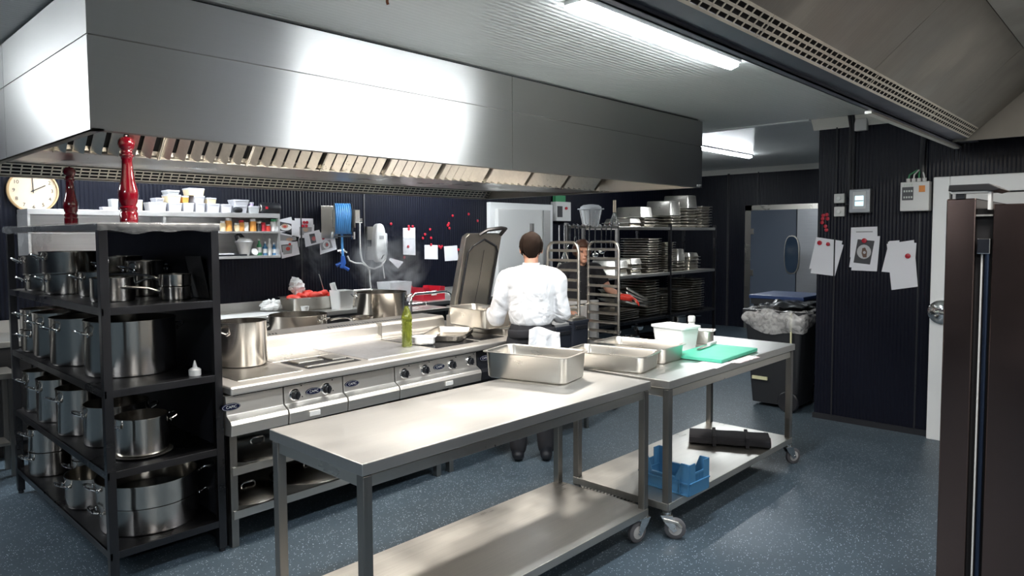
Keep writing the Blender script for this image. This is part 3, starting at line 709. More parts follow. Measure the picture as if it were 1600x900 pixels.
# tilting pan at the right-hand end with its lid raised
bp = thing('braising_pan', 'tilting braising pan at the end of the range with its tall grey lid raised', 'braising pan', iw(2.32, .14, ZT), IR)
mb = MB(); A = [rrect(.23, .30, .03, z, .23, .33) for z in (.002, .05, .05, .012)]
A[2] = rrect(.20, .27, .03, .05, .23, .33); A[3] = rrect(.195, .265, .03, .012, .23, .33)
mb.loft(A); mb.build('pan_basin', S_gn, bp, smooth=SM)
q0 = at(703, 485, 'y', 4.50); q1 = at(762, 480, 'y', 4.50)
lx0, lx1 = q0.x-bp.location.x+.06, q1.x-bp.location.x+.05
yb, yt = 4.52-bp.location.y, 4.33-bp.location.y; zt_ = .775
mb = MB()
def LP(x, s, n_):      # s up the lid, n towards the viewer
    return (x, yb+(yt-yb)*s-n_*.97, .03+zt_*s-.17*n_)
mb.loft([[LP(lx0, 0, 0), LP(lx1, 0, 0), LP(lx1, 0, -.07), LP(lx0, 0, -.07)], [LP(lx0, .96, 0), LP(lx1, .96, 0), LP(lx1, .96, -.07), LP(lx0+.02, .96, -.07)], [LP(lx0+.04, 1, 0), LP(lx1-.0, 1, 0), LP(lx1, 1, -.05), LP(lx0+.05, 1, -.05)]])
ld = mb.build('lid', S_gn, bp, bevel=.006)
mb = MB(); W_ = lx1-lx0
path = [(lx0+.05, .05), (lx0+.05, .80), (lx0+.10, .87), ((lx0+lx1)/2, .94), (lx1-.06, .86), (lx1-.03, .80), (lx1-.03, .05)]
mb.tube([LP(a, b, .008) for a, b in path], .010, 6); mb.build('seal', black, ld, smooth=SM)
mb = MB(); mb.tube([LP(lx0+.36*W_+.08, .82, .01), LP(lx0+.36*W_+.08, .5, .012), LP(lx0+.36*W_+.07, .1, .01)], .002); mb.build('cable', black, ld)
mb = MB()
for u, s in ((.28, .06), (.62, .08)): mb.sph(LP(lx0+W_*u, s, .012), .016, 12, 8)
mb.build('stud', black, ld, smooth=SM)
mb = MB()
for u, s in ((.2, .10), (.78, .13), (.8, .05)): mb.sph(LP(lx0+W_*u, s, .012), .014, 12, 8)
mb.build('stud', S_chrome, ld, smooth=SM)
mb = MB(); mb.tube([LP(lx0+.16, .99, .0), LP(lx0+.22, 1.05, .03), LP(lx1-.08, 1.075, .05), LP(lx1-.02, 1.07, .05), LP(lx1-.02, .99, .0)], .017); mb.build('handle', S_dark, ld, smooth=SM)
hg = MB(); hg.box(lx0-.01, lx0+.04, yb-.03, yb+.06, .0, .10); hg.box(lx1-.04, lx1+.01, yb-.03, yb+.06, 0, .10); hg.build('hinge_block', S_cook, bp, bevel=.006)

# things on the range
pot('big open stock pot standing on the range next to the dark rack', *iw(.36, .58)[:2], ZT+.006, .15, .27, .3)
bp2 = at(476, 525, 'y', 4.95)
pot('low wide steaming pot at the back of the range, copper coloured inside', 2.90, 5.10, ZT, .225, .165, -1.1, nm='casserole_pan')
pot('tall steaming stock pot at the back of the range', 3.80, 5.20, ZT, .225, .285, 2.5, wide=.09, hz=.88)
t = saucepan('shallow pan with a long handle between the two back pots of the range', 3.42, 4.98, ZT+.06, .10, .05, math.radians(190), .24)
fr = MB().box(3.28, 3.62, 4.84, 5.2, ZT, ZT+.058); pt = thing('pan_support', 'low steel trivet under the long-handled pan behind the range spine', 'trivet', (3.45, 5.0, ZT))
fr.bm.free()
MB().box(-.15, .15, -.13, .13, .03, .058).build('plate', S_leg, pt, bevel=.003)
for sx in (-1, 1):
    for sy in (-1, 1): MB().box(sx*.13-.01, sx*.13+.01, sy*.11-.01, sy*.11+.01, 0, .03).build('leg', S_leg, pt)
# oil bottle
p = at(636, 543, 'z', ZT)
ob = thing('oil_bottle', 'green ribbed olive oil bottle with black cap on the range', 'bottle', (p.x, p.y, ZT+.005))
prof = [(.028, 0), (.034, .006)]
for k in range(7): prof += [(.035, .012+k*.022), (.0315, .023+k*.022)]
prof += [(.035, .170), (.034, .19), (.026, .222), (.014, .25), (.013, .262)]
MB().lathe(prof, seg=24).build('body', oil_m, ob, smooth=SM)
MB().cyl((0, 0, .262), .016, .028).build('cap', black, ob, bevel=.002)
ob.scale = (1.12, 1.12, 1.12)
# pans by the braising pan
gn_pan('deep steel pan on the range in front of the raised lid', (*iw(2.37, .50)[:2], ZT+.05), math.radians(-7), D=.155)
gn_pan('shallow steel tray on the range beside the oil bottle', (*iw(1.96, .42)[:2], ZT+.006), math.radians(-55), .53, .325, .05, nm='oven_tray', cat='tray')
p = at(668, 540, 'z', ZT)
tb = gn_mesh(.17, .11, .06).build('plastic_tub', clear, smooth=SM); tb.location = (p.x, p.y+.03, ZT+.007); tb.rotation_euler = (0, 0, math.radians(40)); tag(tb, 'small clear plastic tub of white salt on the range edge', 'tub')
sl_ = MB().sph((0, 0, .0), (.045, .07, .022), 16, 8).build('salt_heap', white_p, smooth=SM); sl_.location = (p.x, p.y+.03, ZT+.022); sl_.rotation_euler = (0, 0, math.radians(40)); stuff(tag(sl_, 'white salt heaped in the small clear plastic tub', 'salt'))

# ================================================================== back counter and what stands on it
bc = thing('back_counter', 'steel counter with a dark front along the back wall', 'counter', (-1.2, 6.35, 0))
BO = (-1.2, 6.35, 0)
MB(BO).box(-1.2, 6.45, 6.33, 6.99, .855, .90).build('worktop', S_top, bc, bevel=.004)
MB(BO).box(-1.2, 6.45, 6.965, 6.985, .90, 1.0).build('upstand', S_top, bc)
for k in range(9):
    a = -1.18+k*.845; MB(BO).box(a, a+.835, 6.37, 6.96, .12, .85).build('cabinet_unit', S_dark, bc, bevel=.003)
MB(BO).box(-1.15, 6.4, 6.43, 6.9, 0, .12).build('plinth', blackm, bc)
def cshelf(): pass
# raised steel gantry shelf line behind the range
x0 = at(352, 484, 'y', 6.4).x
CZ = .90
gn_pan('steel pan heaped with red vacuum packs on the back counter', (3.98, 6.72, CZ), math.radians(90), .62, .36, .14)
for i, (dx, dy, dz, s) in enumerate([(-.22, -.02, 0, 1), (-.10, .05, .01, 1.1), (.02, -.04, .015, 1), (.13, .04, .01, 1.1), (.22, -.03, 0, .9), (-.02, .08, .02, .9)]):
    mb = MB(); n_ = [noise.noise(Vector((i*3.1, k, 0))) for k in range(9)]
    mb.sph((0, 0, 0), (.085*s, .06*s, .035), 14, 8)
    for v_ in mb.bm.verts: v_.co *= 1+.25*noise.noise(v_.co*22+Vector((i*7, 0, 0)))
    o = mb.build('food_pack', food_red, smooth=SM); o.location = (3.98+dx, 6.70+dy*.8, CZ+.135+dz); o.rotation_euler = (.2*i, .1, i*1.1)
    tag(o, 'red packed food heaped in the steel pan on the back counter', 'food pack', 'red food packs in the steel pan')
def crumple(name, m, label, cat, c, r, seed):
    mb = MB(); mb.sph((0, 0, 0), r, 18, 12)
    for v_ in mb.bm.verts: v_.co *= 1+.45*noise.noise(v_.co.normalized()*2.6+Vector((seed, 0, 0)))+.1*noise.noise(v_.co.normalized()*7)
    o = mb.build(name, m); o.location = c; return tag(o, label, cat)
crumple('crumpled_paper', white_p, 'white crumpled paper bag standing on the red food packs', 'paper bag', (3.86, 6.80, CZ+.24), (.08, .06, .09), 3)
crumple('crumpled_paper', white_p, 'white crumpled packaging left of the pan of red packs', 'packaging', (3.52, 6.72, CZ+.07), (.11, .09, .06), 5)
t = thing('ladle', 'steel ladle handle sticking up from the pan of red packs', 'ladle', (4.22, 6.84, CZ+.145)); MB().tube([(0, 0, 0), (-.03, 0, .1), (-.06, 0, .20), (-.07, 0, .22)], .006).build('handle', S_chrome, t, smooth=SM); MB().sph((0, 0, .0), (.03, .03, .018)).build('bowl', S_chrome, t, smooth=SM)
mb = MB(); mb.loft([rrect(.085, .085, .02, 0), rrect(.10, .10, .02, .20), rrect(.092, .092, .02, .20), rrect(.08, .08, .02, .01)]); o = mb.build('food_container', white_p, smooth=SM); o.location = (4.20, 6.47, CZ+.0); tag(o, 'tall white plastic container in front of the steel pans on the back counter', 'container')
gn_pan('dull steel pan right of the tall white container on the back counter', (4.62, 6.70, CZ), math.radians(90), .5, .32, .16)
t = thing('paper_roll', 'white paper roll leaning in the tall white container', 'paper roll', (4.17, 6.49, CZ+.03)); MB().tube([(0, 0, 0), (-.03, .01, .14), (-.06, .02, .25)], .03, 14).build('roll', white_p, t, smooth=SM)
p = at(478, 482, 'y', 6.36)
mb = MB(); mb.lathe([(.03, 0), (.042, .07), (.044, .07), (.039, .066), (.028, .004)], seg=24); o = mb.build('ramekin', white_p, smooth=SM); o.location = (p.x, 6.38, CZ); tag(o, 'small white ribbed cup at the front edge of the back counter', 'cup')
o = MB().box(-.36, .36, -.17, .17, 0, .012).build('cutting_board', white_p, bevel=.004); o.location = (3.17, 6.58, CZ); tag(o, 'white cutting board lying on the back counter behind the big open stock pot', 'cutting board')
# containers behind the steaming pot
mb = MB(); mb.loft([rrect(.15, .11, .02, 0), rrect(.17, .13, .02, .24), rrect(.162, .122, .02, .24), rrect(.14, .10, .02, .01)]); o = mb.build('food_container', clear, smooth=SM); o.location = (5.05, 6.66, CZ); tag(o, 'tall clear plastic box behind the steaming stock pot', 'container')
mb = MB(); mb.loft([rrect(.13, .09, .02, 0), rrect(.14, .10, .02, .16), rrect(.134, .094, .02, .16), rrect(.12, .08, .02, .01)]); o = mb.build('food_container', white_p, smooth=SM); o.location = (4.66, 6.42, CZ); 
o.location = (4.78, 6.46, CZ+.0); o.scale = (1, .8, 1); tag(o, 'low white plastic box between the steaming pot and the clear box', 'container')
def crate(label, x, y, z, rz, L, W, Hh, m, nm='food_crate'):
    t = thing(nm, label, 'crate', (x, y, z), rz)
    MB().box(-L/2, L/2, -W/2, W/2, 0, .008).build('base', m, t)
    for s in (-1, 1):
        mb = MB(); pr_ = [(-L/2, 0), (L/2, 0), (L/2, Hh), (L*.28, Hh), (L*.2, Hh*.62), (-L*.2, Hh*.62), (-L*.28, Hh), (-L/2, Hh)]
        mb.prism(pr_, 'y', s*W/2-.004, s*W/2+.004); mb.build('side', m, t)
        mb = MB(); mb.prism([(-W/2, 0), (W/2, 0), (W/2, Hh), (-W/2, Hh)], 'x', s*L/2-.004, s*L/2+.004); mb.build('end', m, t)
    return t
p = at(690, 455, 'y', 6.6)
crate('red plastic crate behind the range, right of the steaming pot', 5.50, 6.62, CZ+.0, .05, .34, .30, .16, red_p)
crate('second red plastic crate half hidden by the clear box on the back counter', 5.28, 6.84, CZ, .0, .20, .2, .17, red_p)
o = MB().box(-.04, .04, -.004, .004, -.03, .03).build('label_card', white_p); o.location = (5.49, 6.46, CZ+.09); tag(o, 'small white label card on the front of the red crate', 'label')
# tubular handle rail with shelf at the back edge of the range
q = at(664, 470, 'y', 5.5)
tr = thing('serving_trolley', 'small steel trolley with a tubular handle behind the range spine', 'trolley', (4.85, 5.75, 0))
mb = MB(); mb.tube([(-.28, 0, .1), (-.28, 0, .98), (-.27, 0, 1.04), (-.22, 0, 1.07), (.22, 0, 1.07), (.27, 0, 1.04), (.28, 0, .98), (.28, 0, .1)], .014, 10); mb.build('handle_frame', S_chrome, tr, smooth=SM)
mb = MB(); mb.tube([(-.28, .42, .1), (-.28, .42, .92), (.28, .42, .92), (.28, .42, .1)], .014, 10); mb.build('rear_frame', S_chrome, tr, smooth=SM)
for z in (.86, .5, .16): MB().box(-.29, .29, 0, .42, z, z+.03).build('tray_shelf', S_gn, tr, bevel=.004)
for sx in (-1, 1):
    for sy in (0, .42):
        mb = MB(); mb.lathe([(.02, -.012), (.05, -.012), (.05, .012), (.02, .012)], (sx*.28, sy, .05), 20, axis='y'); mb.build('wheel', rubber, tr)

# steam over the pots
def steam(label, c, r, dens):
    mb = MB(); mb.lathe([(r*.5, 0), (r*.8, .12), (r*1.0, .3), (r*.9, .5), (r*.5, .68)], seg=24)
    m = bpy.data.materials.new('steam'); m.use_nodes = True; nt = m.node_tree; nt.nodes.remove(nt.nodes['Principled BSDF']); N = nt.nodes.new; L = nt.links.new
    v = N('ShaderNodeVolumePrincipled'); v.inputs['Color'].default_value = (.95, .96, 1, 1); v.inputs['Anisotropy'].default_value = .2
    tc = N('ShaderNodeTexCoord'); n = N('ShaderNodeTexNoise'); n.inputs['Scale'].default_value = 4.5; n.inputs['Detail'].default_value = 4; n.inputs['Distortion'].default_value = 1.2
    L(tc.outputs['Object'], n.inputs['Vector'])
    ln = N('ShaderNodeVectorMath'); ln.operation = 'MULTIPLY'; ln.inputs[1].default_value = (1/r, 1/r, 1/.36)
    sb = N('ShaderNodeVectorMath'); sb.operation = 'SUBTRACT'; sb.inputs[1].default_value = (0, 0, .34); L(tc.outputs['Object'], sb.inputs[0]); L(sb.outputs[0], ln.inputs[0])
    le = N('ShaderNodeVectorMath'); le.operation = 'LENGTH'; L(ln.outputs[0], le.inputs[0])
    fo_ = N('ShaderNodeMapRange'); fo_.inputs[1].default_value = .3; fo_.inputs[2].default_value = 1; fo_.inputs[3].default_value = 1; fo_.inputs[4].default_value = 0; L(le.outputs['Value'], fo_.inputs[0])
    mr = N('ShaderNodeMapRange'); mr.inputs[1].default_value = .45; mr.inputs[2].default_value = .75; mr.inputs[3].default_value = 0; mr.inputs[4].default_value = dens; L(n.outputs[0], mr.inputs[0])
    mu = N('ShaderNodeMath'); mu.operation = 'MULTIPLY'; L(mr.outputs[0], mu.inputs[0]); L(fo_.outputs[0], mu.inputs[1]); L(mu.outputs[0], v.inputs['Density'])
    L(v.outputs[0], nt.nodes['Material Output'].inputs['Volume'])
    o = mb.build('steam', m); o.location = c; stuff(tag(o, label, 'steam')); return o
steam('wispy white steam rising from the tall stock pot', (4.12, 5.50, ZT+.22), .42, 9)
steam('faint steam over the pan of red packs on the back counter', (4.0, 6.7, CZ+.28), .24, 2.5)

# ================================================================== wall shelf unit, upper left
ws = thing('wall_shelf', 'white-grey steel wall shelf unit with boxes on its top', 'wall shelf', (1.42, 6.65, 1.48))
WO = (1.42, 6.65, 1.48); wx0, wx1 = 1.42, 3.60; wt, wm, wb = 1.915, 1.735, 1.49
SW = steel('light_shelf_steel', (.78, .78, .79), .4, brush=(3, 60, 60))
for nm_, z, h in (('top_board', wt, .045), ('middle_board', wm, .02), ('bottom_board', wb, .025)):
    MB(WO).box(wx0, wx1, 6.65, 6.99, z-h, z).build(nm_, SW, ws, bevel=.003)
for x in (wx0, 2.46, wx1-.02): MB(WO).box(x, x+.02, 6.655, 6.99, wb, wt-.045).build('side_board', SW, ws)
MB(WO).box(wx0, wx1, 6.985, 6.998, wb, wt-.04).build('back_board', SW, ws)
TOPZ = wt
milky = mat('milky_plastic', (.50, .50, .54), .4)
boxes = [  # px left, px right, py top, level(0 on shelf), tint
 (233, 262, 316, 0, milky), (264, 286, 317, 0, milky), (287, 305, 317, 0, milky), (306, 322, 317, 0, milky), (324, 345, 318, 0, milky), (346, 364, 319, 0, milky),
 (365, 388, 321, 0, milky), (389, 407, 322, 0, clear),
 (262, 285, 304, 1, pale_y), (286, 297, 306, 1, orange_m), (304, 322, 306, 1, milky), (324, 340, 309, 1, pale_y), (244, 258, 309, 1, milky), (366, 391, 312, 1, milky),
 (295, 322, 294, 2, pale_y), (262, 283, 297, 2, clear), (392, 398, 316, 1, mat('lilac_plastic', (.55, .45, .70), .4))]
tints = {0: 'on the shelf top', 1: 'in the second layer', 2: 'in the top layer'}
desc = ['leftmost white tub with a milky front', 'second white tub from the left', 'third white tub from the left', 'fourth white tub from the left, under the tall pair', 'fifth white tub from the left, under the orange-lidded one', 'sixth white tub from the left',
 'white tub behind the small dark speaker', 'clear empty box beside the black cylinder speaker', 'pale yellow filled box', 'small orange filled box', 'white box under the topmost cream box', 'stack of pink lidded flat boxes', 'white tub at the left', 'flat milky box above the small speaker',
 'topmost cream box', 'clear lidded box', 'small lilac tub']
def tub(nm, label, x0, x1, y0, y1, z0, z1, m, lidm=milky):
    t = thing(nm, label, 'food box', ((x0+x1)/2, (y0+y1)/2, z0), 0, 'food boxes on the wall shelf')
    hx, hy, h = (x1-x0)/2, (y1-y0)/2, z1-z0
    mb = MB(); mb.loft([rrect(hx*.86, hy*.86, .012, 0), rrect(hx*.97, hy*.97, .012, h-.012)]); mb.build('tub_body', m, t, smooth=SM)
    mb = MB(); mb.loft([rrect(hx, hy, .014, h-.014), rrect(hx, hy, .014, h-.002), rrect(hx*.93, hy*.93, .012, h)]); mb.build('tub_lid', lidm, t, smooth=SM)
lvl = {}
for (a, b_, yt_, l, m), ds in zip(boxes, desc):
    Yf = 6.70; xa, xb = at(a, 325, 'y', Yf).x, at(b_, 325, 'y', Yf).x
    base = TOPZ+.002 if l == 0 else TOPZ+.002+[0, .075, .145][l]
    zt2 = {0: TOPZ+.072, 1: TOPZ+.142, 2: TOPZ+.215}[l] if l < 2 else at(a, yt_, 'y', Yf).z
    zt2 = at((a+b_)/2, yt_, 'y', Yf).z
    lvl.setdefault(l, []).append((xa, xb, zt2))
    if l:
        under = [z for (u, v, z) in lvl[l-1] if u < (xa+xb)/2 < v]; base = (under[0] if under else max([z for (u, v, z) in lvl[l-1] if u < xb and v > xa] or [TOPZ]))+.002
    if zt2 < base+.02: zt2 = base+.03
    tub('food_box', ds+' '+('stacked on the wall shelf' if l else 'on the wall shelf'), xa+.003, xb-.003, Yf, Yf+.16, base, zt2, m)
for (a, b_, ds, m) in ((160, 176, 'flat food box left of the taller pepper mill', milky), (174, 186, 'clear food cup just left of the taller pepper mill', clear), (211, 224, 'small tan lidded tub just right of the taller pepper mill', pale_y)):
    xa, xb = at(a, 325, 'y', 6.7).x, at(b_, 325, 'y', 6.7).x
    tub('food_box', ds, xa, xb, 6.7, 6.8, TOPZ+.002, TOPZ+(.03 if a == 160 else .10), m, m if a == 174 else milky)
t = thing('bluetooth_speaker', 'black cylindrical speaker at the right end of the wall shelf top', 'speaker', (at(421, 326, 'y', 6.74).x, 6.74, TOPZ+.058))
t.name = 'speaker'
MB().lathe([(.04, -.105), (.052, -.10), (.056, -.09), (.056, .09), (.052, .10), (.04, .105)], axis='x', seg=28).build('grille_body', black, t, smooth=SM)
for s in (-1, 1): MB().lathe([(.042, s*.104), (.036, s*.110), (.01, s*.107)], axis='x', seg=24).build('end_driver', S_leg, t, smooth=SM)
MB().box(-.07, -.045, -.059, -.054, -.012, .012).build('logo', red_p, t)
t = thing('speaker', 'small dark rounded speaker in front of the white tubs', 'speaker', (at(371, 328, 'y', 6.68).x, 6.675, TOPZ+.028))
MB().lathe([(.01, -.045), (.022, -.04), (.027, -.02), (.027, .02), (.022, .04), (.01, .045)], axis='x', seg=20).build('body', black, t, smooth=SM)
# jars on the middle board
jar_c = [(348, 'clear', pale_y), (357, 'tall orange', orange_m), (370, 'small tan', pale_y), (377, 'orange', orange_m), (384, 'pale', white_p), (395, 'dark orange', orange_m), (404, 'dark', S_dark), (411, 'small red', red_p), (418, 'bright red', food_red), (427, 'white and green', white_p)]
for i, (px, nm_, m) in enumerate(jar_c):
    x = at(px, 352, 'y', 6.72).x; h = [.10, .13, .08, .11, .09, .125, .10, .09, .07, .125][i]
    t = thing('spice_jar', '%s spice jar on the middle board of the wall shelf' % nm_, 'jar', (x, 6.72, wm), 0, 'spice jars on the wall shelf')
    r = .028 if i not in (1, 5, 9) else .033
    MB().lathe([(r*.9, 0), (r, .004), (r, h*.72), (r*.8, h*.8)], seg=18).build('jar_body', m, t, smooth=SM)
    MB().cyl((0, 0, h*.8), r*.85, h*.2).build('jar_lid', green_l if i == 9 else (red_p if i in (3, 7) else white_p), t)
# things on the bottom board
t = thing('food_processor', 'clear blender bowl with pale whisk inside on the bottom board of the wall shelf', 'blender', (at(382, 385, 'y', 6.75).x, 6.76, wb))
MB().lathe([(.05, 0), (.07, .10), (.085, .13), (.09, .14), (.085, .145), (.02, .15)], seg=28).build('jug', clear, t, smooth=SM)
MB().lathe([(.04, .005), (.06, .10), (.05, .12)], seg=20).build('filling', cream, t, smooth=SM)
MB().tube([(-.06, 0, .14), (-.08, 0, .20), (-.05, 0, .225), (0, 0, .17)], .018).build('arm', black, t, smooth=SM)
MB().lathe([(.085, .14), (.07, .17), (.03, .185)], seg=20).build('jug_lid', white_p, t, smooth=SM)
o = MB().lathe([(.005, 0), (.03, .01), (.036, .014), (.03, .014), (.004, .006)], seg=20).build('white_spoon_bowl', white_p, smooth=SM)
o.location = (at(397, 390, 'y', 6.7).x, 6.70, wb+.035); o.rotation_euler = (1.2, .3, 0); o.name = 'ladle'; tag(o, 'white plastic scoop leaning beside the blender bowl', 'scoop')
for i, (px, h, m, ds) in enumerate(((405, .15, green_l, 'dark green bottle'), (414, .12, blue_p, 'blue labelled tub'), (421, .15, white_p, 'white pump bottle'), (428, .11, blue_p, 'dark blue box'))):
    t = thing('bottle' if i != 3 else 'carton', ds+' at the right end of the bottom board of the wall shelf', 'bottle', (at(px, 385, 'y', 6.74).x, 6.74, wb))
    MB().lathe([(.022, 0), (.024, .004), (.024, h*.7), (.010, h*.82), (.010, h)], seg=16).build('bottle_body', m, t, smooth=SM)
    MB().cyl((0, 0, h), .012, .02).build('bottle_cap', white_p, t)
    MB().lathe([(.0246, h*.2), (.0246, h*.55)], seg=16).build('bottle_label', white_p, t)
o = MB().box(-.16, .16, -.10, .10, 0, .018).build('chopping_tray', black, bevel=.004); o.location = (at(356, 391, 'y', 6.76).x, 6.78, wb); o.name = 'tray'; tag(o, 'flat dark tray at the left of the blender bowl on the wall shelf', 'tray')
o = MB().box(-.08, .08, -.06, .06, 0, .01).build('booklet', paper); o.location = (at(350, 391, 'y', 6.72).x, 6.74, wb+.018); tag(o, 'pale booklet lying on the flat dark tray on the wall shelf', 'booklet')
o = MB().box(-.10, .10, -.012, .012, 0, .07).build('red_carton', red_p); o.location = (at(86, 378, 'y', 6.72).x, 6.74, wb); o.name = 'carton'; tag(o, 'red and white carton on the wall shelf seen through the pot rack', 'carton')

# wall clock
p = at(52, 298, 'y', 6.97); ck = thing('wall_clock', 'round cream wall clock with a pale wooden rim', 'clock', (p.x, 6.995, p.z))
R = .185
MB().lathe([(R, 0), (R, -.035), (R-.012, -.04), (R-.014, -.02), (.01, -.02)], axis='y', seg=48).build('rim', wood, ck, smooth=SM)
MB().lathe([(R-.013, -.021), (.001, -.022)], axis='y', seg=48).build('dial', cream, ck)
mb = MB()
for n in range(1, 13):
    a = PI/2-n*PI/6; text_bm(mb, str(n), .042, lambda u, v, a=a: (math.cos(a)*R*.74+u, -.0235, math.sin(a)*R*.74+v))
mb.build('numerals', ink, ck)
mb = MB()
for a, ln, wd in ((PI/2-math.radians(62), .10, .004), (PI/2+math.radians(2), .135, .003)):
    mb.tube([(-.02*math.cos(a), -.027, -.02*math.sin(a)), (ln*math.cos(a), -.027, ln*math.sin(a))], wd, 6)
mb.sph((0, -.027, 0), .007, 10, 6); mb.build('hands', ink, ck)

# ================================================================== things on the two tables
gn_pan('deep steel pan at the back edge of the long foreground table', (2.914, 2.56, TZ), math.radians(14), D=.15)
gn_pan('shallow steel pan where the two tables meet', (3.455, 2.42, TZ), math.radians(12), D=.10)
gn_pan('shallow steel pan between the front pan and the cutting board', (3.83, 2.47, TZ), math.radians(4), D=.10)
# white bucket
mb = MB(); mb.loft([rrect(.082, .118, .02, 0), rrect(.095, .135, .02, .145), rrect(.104, .144, .02, .147), rrect(.104, .144, .02, .162), rrect(.097, .137, .02, .162), rrect(.090, .130, .02, .15), rrect(.076, .112, .02, .008)])
o = mb.build('plastic_tub', white_d, smooth=SM); o.location = (4.34, 2.50, TZ); o.rotation_euler = (0, 0, math.radians(-8)); tag(o, 'large white rectangular plastic tub on the wheeled table', 'tub')
gn_pan('small deep steel pan right of the white tub', (4.64, 2.45, TZ), math.radians(20), .176, .162, .10)
# squeeze bottle behind the tub
t = thing('squeeze_bottle', 'slim white bottle with a round cap standing behind the white tub', 'bottle', (4.72, 2.585, TZ))
MB().lathe([(.022, 0), (.025, .004), (.025, .13), (.018, .14)], seg=20).build('bottle_body', white_p, t, smooth=SM); MB().lathe([(.026, .14), (.027, .145), (.027, .18), (.022, .186)], seg=20).build('cap', mat('milky_cap', (.7, .72, .7), .3), t, smooth=SM)
# cutting boards
a, b_, c_, d_ = [at(*p, 'z', TZ+.022) for p in ((1075, 566), (1117, 571), (1183, 546), (1108, 540))]
wm_ = math.atan2(c_.y-b_.y, c_.x-b_.x)
def slab_on(nm, label, cat, cx, cy, rz, L, W, z0, z1, m, bevel=.004):
    o = MB().box(-L/2, L/2, -W/2, W/2, 0, z1-z0).build(nm, m, bevel=bevel); o.location = (cx, cy, z0); o.rotation_euler = (0, 0, rz); return tag(o, label, cat)
slab_on('cutting_board', 'green cutting board on the wheeled table', 'cutting board', 4.25, 2.15, math.radians(3), .58, .34, TZ+.004, TZ+.026, green_b)
slab_on('paper_sheet', 'white paper sheet sticking out under the green cutting board at the left', 'paper', 3.93, 2.01, math.radians(5), .25, .16, TZ, TZ+.002, paper, 0)
kn = thing('kitchen_knife', 'knife with a white handle lying on the far edge of the green board', 'knife', (4.40, 2.28, TZ+.028), math.radians(8))
MB().prism([(-.24, 0), (-.20, -.018), (0, -.022), (0, .01), (-.18, .008)], 'z', .004, .006).build('blade', S_chrome, kn)
MB().box(0, .14, -.013, .013, 0, .02).build('handle', white_p, kn, bevel=.006)
p = at(1160, 563, 'z', TZ)
tw = sheet(lambda u, v: (p.x-.14+.3*u, p.y-.045+.075*v, TZ+.004+.012*abs(noise.noise(Vector((u*5, v*4, 2))))), 24, 10).build('kitchen_towel', mat('pinkish_cloth', (.72, .60, .60), .85), smooth=PI, solid=.003)
tag(tw, 'crumpled pale cloth at the front edge beside the green board', 'cloth')
# blue crate on the lower shelf
bc2 = thing('plastic_crate', 'blue slotted plastic crate with cut-down sides on the lower shelf of the wheeled table', 'crate', (3.60, 2.08, .202), math.radians(-3))
L_, W_, H_ = .20, .34, .18
MB().box(-L_/2, L_/2, -W_/2, W_/2, 0, .008).build('crate_base', blue_p, bc2)
hb2 = .095; mb = MB()
for sx in (-1, 1):
    poly = [(-W_/2, .0), (W_/2, 0), (W_/2, H_), (W_/2-.055, H_), (W_/2-.09, hb2), (-W_/2+.09, hb2), (-W_/2+.055, H_), (-W_/2, H_)]
    mb = MB(); mb.prism(poly, 'x', sx*L_/2-.004, sx*L_/2+.004)
    for yy in (-W_/2+.004, -W_/2+.06, W_/2-.06, W_/2-.004): mb.box(sx*(L_/2+.004), sx*(L_/2+.011), yy-.004, yy+.004, .0, H_-.002 if abs(yy) > .12 else hb2)
    mb.box(sx*(L_/2+.004), sx*(L_/2+.012), -W_/2, W_/2, .0, .010); mb.box(sx*(L_/2+.004), sx*(L_/2+.012), -W_/2, W_/2, hb2-.03, hb2-.022); mb.box(sx*(L_/2+.004), sx*(L_/2+.012), -W_/2+.09, W_/2-.09, hb2-.006, hb2)
    mb.build('crate_side', blue_p, bc2)
for sy in (-1, 1):
    y = sy*W_/2; mb = MB()
    mb.box(-L_/2, L_/2, y-.003, y+.003, 0, .075); mb.box(-L_/2, -L_/2+.055, y-.003, y+.003, .075, H_); mb.box(L_/2-.055, L_/2, y-.003, y+.003, .075, H_)
    mb.box(-L_/2+.055, L_/2-.055, y-.003, y+.003, .115, .125)
    for k in range(11): mb.box(-.045+k*.009-.0017, -.045+k*.009+.0017, y-.003, y+.003, .075, .115)
    mb.box(-L_/2-.004, L_/2+.004, y-.01, y+.01, .066, .074)
    mb.build('crate_end', blue_p, bc2)
# rolled black knife bag
kr = thing('knife_roll', 'folded black fabric knife roll on the lower shelf of the wheeled table', 'knife roll', (4.60, 2.22, .203), math.radians(-62))
mb = MB(); mb.loft([[(x, .115*math.copysign(abs(math.cos(a))**.6, math.cos(a))*(1+.05*math.sin(x*30)), .036+.034*math.copysign(abs(math.sin(a))**.6, math.sin(a))) for a in [2*PI*k/20 for k in range(20)]] for x in [-.27+.02*i for i in range(28)]])
mb.build('roll', cloth_b, kr, smooth=SM)
mb = MB()
for k, r in enumerate((.032, .022, .012)): mb.tube([(.272, -.06+r*1.6*math.cos(a), .036+r*math.sin(a)) for a in [2*PI*i/18 for i in range(19)]], .003, 5)
mb.build('rolled_edge', mat('dark_red_trim', (.06, .01, .012), .8), kr)
for x in (-.1, .12): MB().box(x-.012, x+.012, -.122, .122, -.0, .073)  .build('strap', cloth_b, kr, bevel=.004)

